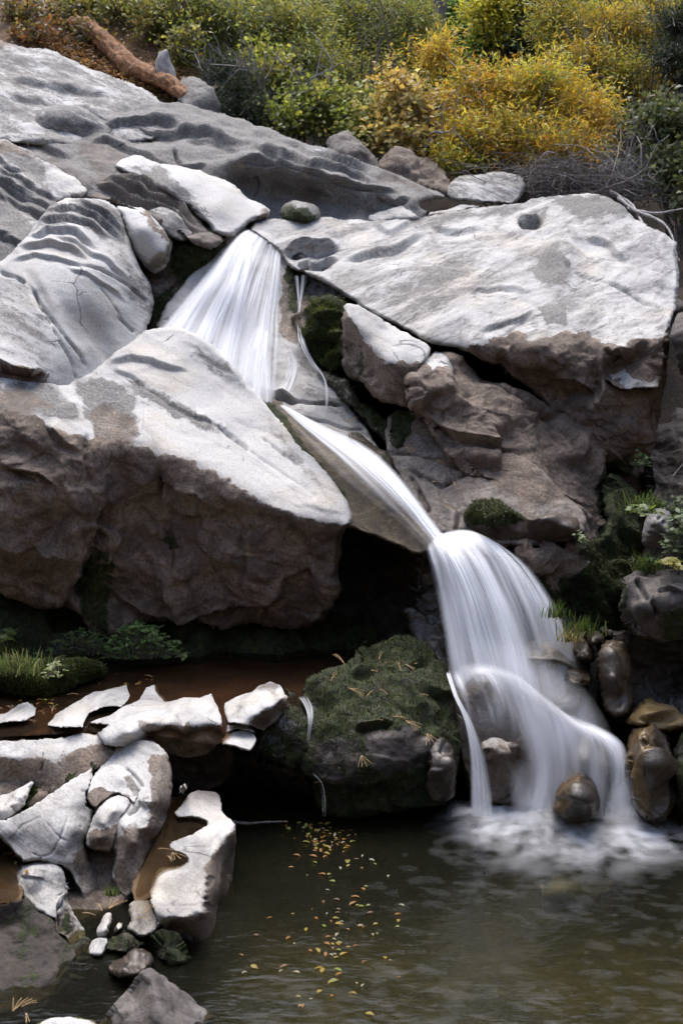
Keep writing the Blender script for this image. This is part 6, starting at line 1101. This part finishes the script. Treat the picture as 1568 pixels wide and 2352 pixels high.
# rotten log, stump, litter
DUFF = soil_material('needle_duff', (.10, .055, .03), (.20, .115, .06), (.34, .22, .13))
def log():
    X, Y = np.meshgrid(np.arange(-20, 470, 6.), np.arange(-60, 280, 6.))
    lim = np.interp(X, [-20, 120, 240, 340, 430, 470], [70, 118, 172, 212, 245, 262])
    Z = at(X, np.minimum(Y, lim + 14), 14.12 + (240 - np.minimum(Y, lim + 14)) * .0085)
    Z[..., 2] += .05 * fbm(Z * 3., 4) - .25 * sstep(380, 450, X)
    ids = np.arange(X.size).reshape(X.shape)
    bank = obj('hillside_and_fill_slope', mesh_from('hillside_and_fill_slope', Z.reshape(-1, 3), [np.stack([ids[:-1, :-1], ids[1:, :-1], ids[1:, 1:], ids[:-1, 1:]], -1).reshape(-1, 4)], DUFF)); bank['kind'] = 'structure'
    a, b = at(170, 52, 15.6), at(438, 236, 13.75)
    n, s = 110, 36; t = np.linspace(0, 1, n); P = a + (b - a) * t[:, None] + np.stack([0 * t, 0 * t, .05 * np.sin(t * 9)], -1)
    T = (b - a) / np.linalg.norm(b - a); A = np.cross(T, [0, 0, 1.]); A /= np.linalg.norm(A); B = np.cross(T, A)
    ang = np.arange(s) * 2 * math.pi / s
    D = A[None, None] * np.cos(ang)[None, :, None] + B[None, None] * np.sin(ang)[None, :, None]
    q = P[:, None] * .55 + D * .1
    r = (.092 + .012 * np.sin(t * 5))[:, None] * (1 + .16 * fbm(q * 30., 3) + .30 * np.abs(perlin(np.stack([t[:, None] * 3 + 0 * ang, np.cos(ang)[None] * 2.2 + 0 * t[:, None], np.sin(ang)[None] * 2.2 + 0 * t[:, None]], -1))) + .35 * (facets(q * 7., 3)) - .25 * np.clip(fbm(P[:, None] * 2.5 + D * 1.5, 3), 0, 1))
    r[0] = r[-1] = .01; r[-2] *= .6
    V = P[:, None] + D * r[..., None]
    i = np.arange(n * s).reshape(n, s); j = np.roll(i, -1, 1)
    VV, o = rebase(V.reshape(-1, 3)); tag(obj('rotten_log', mesh_from('rotten_log', VV, [np.stack([i[:-1], j[:-1], j[1:], i[1:]], -1).reshape(-1, 4)], ROTWOOD), None, o), 'crumbling orange rotten log lying diagonally above the top left slab', 'log')
    V, Q = tube([(np.array([(0, 0, 0), (-.03, 0, .12), (-.05, .0, .25), (-.03, 0, .34), (-.02, 0, .38)]), [.12, .11, .09, .06, .01])], 14)
    V += .03 * np.stack([fbm(V * 9 + k, 3) for k in range(3)], -1)
    tag(obj('stump', mesh_from('stump', V, [Q], GREYWOOD), None, tuple(at(385, 192, 14.25))), 'weathered grey broken stump between the rotten log and the grey boulder', 'stump')
    r = np.random.default_rng(5); n = 5200
    x = r.uniform(30, 430, n); yy = np.interp(x, [30, 120, 240, 340, 430], [80, 115, 165, 205, 240]) - r.exponential(28, n) + 4
    p = at(x, yy, 14.05 + (240 - yy) * .0085) + r.normal(0, .02, (n, 3))
    col = pick([((.42,.20,.07),3),((.26,.13,.06),3),((.50,.32,.15),1.5),((.12,.08,.05),2),((.35,.30,.22),.8)], n, r) * r.uniform(.7, 1.2, (n, 1))
    tag(obj('bark_litter', leaf_mesh('bark_litter', p, r.normal(0, 1, (n, 3)) * [1, 1, .25], r.normal(0, .5, (n, 3)) + [0, -.4, 1], r.uniform(.03, .10, n), r.uniform(.015, .04, n), col)), 'orange bark crumbs and dry leaf litter around the rotten log', 'litter', kind='stuff')
log()
# grass, leafy plants
def grass(label, base, n, h, spread, seed, pal=None, droop=.5, name='grass_tuft'):
    r = np.random.default_rng(seed); b = at(*base); P = []; C = []; Fq = []; off = 0
    pal = pal or [((.06,.11,.025),3),((.10,.15,.045),2),((.18,.18,.08),.7)]
    for k in range(n):
        a = r.uniform(0, 2 * math.pi); d = np.array([math.cos(a), math.sin(a) * .8 - .2, 0]); s = r.normal(0, spread * .35, 3) * [1, .6, 0]
        L = h * r.uniform(.5, 1.1); ln = r.uniform(.2, 1) * droop; w = .004 * r.uniform(.7, 1.5)
        t = np.linspace(0, 1, 5)[:, None]
        c = s + d * (ln * L * t ** 1.6) + np.array([0, 0, 1.]) * (L * (t - .75 * ln * t ** 2.6))
        sd_ = np.cross(d, [0, 0, 1.]) * w
        ww = np.array([1, .95, .8, .5, .05])[:, None]
        P.append(np.concatenate([c - sd_ * ww, c + sd_ * ww])); i = np.arange(4) + off
        Fq.append(np.stack([i, i + 5, i + 6, i + 1], -1)); off += 10
        C.append(np.repeat(pick(pal, 1, r) * r.uniform(.7, 1.25), 10, 0))
    me = mesh_from(name, np.concatenate(P), [np.concatenate(Fq)], LEAF); C = np.concatenate(C); cattr(me, 'tint', np.c_[C, np.ones(len(C))])
    return tag(obj(name, me, None, tuple(b)), label, 'grass')
STRAW = [((.38,.32,.16),3),((.30,.24,.10),2),((.16,.20,.06),2)]
grass('green hanging grass tuft in the cleft above the round pitted stone', (1478,1180,8.85), 150, .24, .16, 41, droop=1.)
grass('arching green grass tuft at the foot of the round pitted stone', (1485,1312,8.25), 120, .20, .14, 42, droop=1.)
grass('green grass tuft at the foot of the mossy bank beside the lower fall', (1330,1458,8.3), 110, .17, .20, 43)
grass('straw coloured dry grass over the tan stones beside the lower fall', (1310,1475,8.2), 60, .16, .10, 44, STRAW, 1.)
grass('thin green grass catching spray at the right side of the lower fall', (1278,1420,8.3), 50, .16, .12, 45)
grass('pale grass tuft growing over the left end of the moss mound', (40,1545,8.15), 160, .22, .30, 46, [((.09,.14,.035),3),((.17,.20,.08),2),((.24,.24,.12),1)], .9)
grass('grass tuft at the left edge of the photo behind the moss mound', (-10,1510,9.3), 140, .22, .30, 47, None, .9)
grass('sparse short grass in the dark cleft below the split block', (258,2060,6.45), 30, .08, .06, 48)
def leafy(label, base, w, hh, n, seed, size, pal, cat='plant', name='leafy_plant'):
    r = np.random.default_rng(seed); b = at(*base); root = tag(empty(name, tuple(b)), label, cat); paths = []; pos = []
    for k in range(n):
        p = np.array([r.normal(0, w * .42), r.uniform(-.12, .1), r.uniform(.02, 1) * hh * math.exp(-(0) ** 2)]); p[2] *= math.exp(-(p[0] / w) ** 2)
        s = np.array([p[0] * .8, p[1] * .8, 0]); paths.append((bez(s, (s + p) / 2 + [0, -.02, .02], p, 5), np.linspace(.003, .0015, 5))); pos += [p] * 3
    V, Q = tube(paths, 4); obj('stems', mesh_from('stems', V, [Q], BARK), root)['kind'] = 'stuff'
    pos = np.array(pos); m = len(pos); a = np.tile([0, 2.1, 4.2], n) + np.repeat(r.uniform(0, 6, n), 3)
    d = np.stack([np.cos(a), np.sin(a), r.normal(.1, .25, m)], -1); nor = r.normal(0, .25, (m, 3)) + [0, -.45, 1]
    obj('leaves', leaf_mesh('leaves', pos, d, nor, size * r.uniform(.7, 1.3, m), size * .8 * r.uniform(.8, 1.2, m), pick(pal, m, r) * r.uniform(.75, 1.25, (m, 1))), root); return root
CLOVER = [((.13,.22,.06),3),((.18,.28,.08),2),((.09,.16,.04),2)]
leafy('clump of bright green clover-like leaves under the overhang, by the ledge pool', (320,1508,9.15), .30, .26, 230, 51, .038, CLOVER)
leafy('dim small leaved plants under the overhang, left of the clover clump', (190,1500,9.2), .30, .18, 120, 52, .03, [((.09,.14,.04),3),((.14,.19,.06),2)])
leafy('few yellow green leaves on the grass behind the moss mound, at the left edge', (18,1475,9.3), .08, .10, 12, 53, .05, [((.20,.28,.06),1)])
leafy('tiny sprig of pale leaves on the right end of the moss mound', (125,1550,8.0), .08, .07, 26, 54, .025, [((.22,.26,.09),1)])
leafy('broad yellow green leaves draped over the pitted stone top left', (1475,1180,8.35), .09, .07, 16, 55, .055, [((.110,.165,.033),2),((.176,.198,.055),1)])
leafy('two bright yellow leaves lying on top of the cracked dark boulder', (1535,1300,8.0), .10, .06, 9, 56, .065, [((.275,.253,.039),2),((.198,.231,.044),1)])
leafy('bushy green nettle-like plant at the right edge above the yellow leaves', (1560,1290,8.2), .14, .36, 90, 57, .05, [((.061,.105,.028),3),((.088,.138,.039),2)])
leafy('dark green undergrowth at the right edge behind the pitted stone', (1565,1200,8.9), .2, .2, 80, 58, .04, [((.04,.08,.02),1)])
leafy('small fern sprig in the shade under the sunlit boulder at right', (1470,1070,9.5), .06, .12, 30, 59, .035, [((.06,.12,.02),1)], name='fern')
leafy('tiny pale sprout on the end of the moss topped ledge', (1330,1240,8.5), .04, .07, 14, 60, .02, [((.22,.30,.10),1)])
# floating leaves and needles
def small(name, label, cat, group, me, p, rz, tilt=(0, 0)):
    o = obj(name, me, None, tuple(p)); o.rotation_euler = (tilt[0], tilt[1], rz); tag(o, label, cat, group); return o
r9 = np.random.default_rng(99)
def one_leaf(col, L, W):
    u = np.linspace(0, 1, 7); hw = W * .5 * np.sin(math.pi * u ** .8) + 1e-4; z = .006 * np.sin(u * 3.1)
    V = np.concatenate([np.stack([u * L - L / 2, -hw, z + .004], -1), np.stack([u * L - L / 2, 0 * u, z], -1), np.stack([u * L - L / 2, hw, z + .004], -1)])
    i = np.arange(6); Fq = np.concatenate([np.stack([i, i + 1, i + 8, i + 7], -1), np.stack([i + 7, i + 8, i + 15, i + 14], -1)])
    me = mesh_from('fallen_leaf', V, [Fq], LEAF); cattr(me, 'tint', np.tile(np.r_[col, 1], (21, 1))); return me
KIND = [('yellow', one_leaf((.42,.29,.04), .05, .026)), ('orange', one_leaf((.38,.17,.03), .052, .024)), ('pale cream', one_leaf((.42,.37,.24), .045, .02)), ('green', one_leaf((.26,.30,.05), .05, .03)), ('brown', one_leaf((.24,.12,.05), .05, .02))]
LW = [.34, .2, .2, .12, .14]
def strew(n, cx, cy, sx, sy, z, where, grp, poly=None, wt=LW):
    for k in range(n):
        for _ in range(50):
            x, y = r9.normal(cx, sx), r9.normal(cy, sy)
            if poly is None or poly_sd(np.array([x]), np.array([y]), poly)[0][0] > 0: break
        k2 = r9.choice(5, p=wt); c, me = KIND[k2]
        p = at(*Zp(x, y, z + .004))
        o = small('fallen_leaf', f'{c} fallen leaf {where}', 'leaf', f'{c} leaves {grp}', me, p, r9.uniform(0, 6.28), (r9.normal(0, .12), r9.normal(0, .12)))
        s = r9.uniform(.38, .95); o.scale = (s, s, s)
POOLP = [(560,1905),(700,1880),(850,1920),(900,2000),(950,2150),(940,2250),(900,2352),(560,2352),(520,2200),(550,2050)]
strew(70, 738, 1925, 42, 22, 0, 'drifting on the dark pool', 'on the pool', POOLP)
strew(74, 790, 2100, 60, 85, 0, 'drifting on the dark pool', 'on the pool', POOLP)
strew(28, 730, 2240, 110, 60, 0, 'drifting on the dark pool', 'on the pool', POOLP)
strew(14, 40, 1960, 14, 16, .225, 'in the puddle at the left edge', 'in the puddle', None, [.15, .3, .3, 0, .25])
strew(30, 70, 1630, 50, 14, LZ, 'at the left end of the ledge pool', 'at the left of the ledge pool', None, [.15, .2, .1, .05, .5])
strew(12, 290, 1565, 40, 8, LZ, 'along the near rim of the ledge pool', 'at the rim of the ledge pool', None, [.2, .3, .05, .05, .4])
def needles(seed, n=3, L=.09):
    r = np.random.default_rng(seed); paths = []
    a = r.uniform(0, 6.28)
    for k in range(n):
        q = a + r.normal(0, .3); e = np.array([math.cos(q) * L, math.sin(q) * L, r.uniform(0, .01)])
        paths.append((bez(np.zeros(3), e / 2 + [0, 0, .012], e, 5), np.full(5, .0016)))
    V, Q = tube(paths, 4); return mesh_from('pine_needles', V + [0, 0, .012], [Q], NEEDLE)
NEEDLE = bark_material('dry_needle', (.26, .13, .06), (.50, .36, .18), 40)
NM = [needles(70 + k, 2 + k % 3, .07 + .02 * (k % 3)) for k in range(6)]
def scatter_needles(lst, where):
    for k, (rockn, x, y) in enumerate(lst):
        Y = depth_of(rockn, x, y) - .03 if isinstance(rockn, str) else Zp(x, y, rockn)[2]
        small('pine_needles', f'dry brown pine needles {where}', 'needles', f'needles {where}', NM[int(r9.integers(6))], at(x, y, Y), r9.uniform(0, 6.28), (R_(25) if isinstance(rockn, str) else 0, 0))
scatter_needles([('mossy_boulder', x, y) for x, y in [(790,1530),(870,1520),(905,1525),(930,1530),(860,1590),(890,1600),(800,1585),(950,1530),(920,1545),(760,1570),(830,1740),(880,1660),(960,1600),(1000,1640),(745,1800),(815,1745),(900,1650),(930,1660),(980,1690),(850,1545)]], 'on the large mossy boulder')
scatter_needles([('pale_ramp', x, y) for x, y in [(960,1060),(1000,1060),(1020,1090),(1040,1110),(1060,1130),(930,1030),(1000,1110),(1050,1180)]], 'on the pale cracked ramp')
scatter_needles([('fall_bed_rock', x, y) for x, y in [(800,900),(830,960),(790,920)]], 'on the wet rock below the upper fall')
scatter_needles([(.26, x, y) for x, y in [(395,1965),(400,1960),(385,1972),(330,2105),(310,2120),(220,2110),(235,2100),(250,2095)]], 'by the rock pool at the front left')
scatter_needles([(.10, x, y) for x, y in [(30,2330),(50,2320),(60,2335)]], 'in the lower left corner')
scatter_needles([(LZ + .01, x, y) for x, y in [(120,1640),(60,1660),(180,1600),(350,1560),(640,1640)]], 'on the ledge pool')
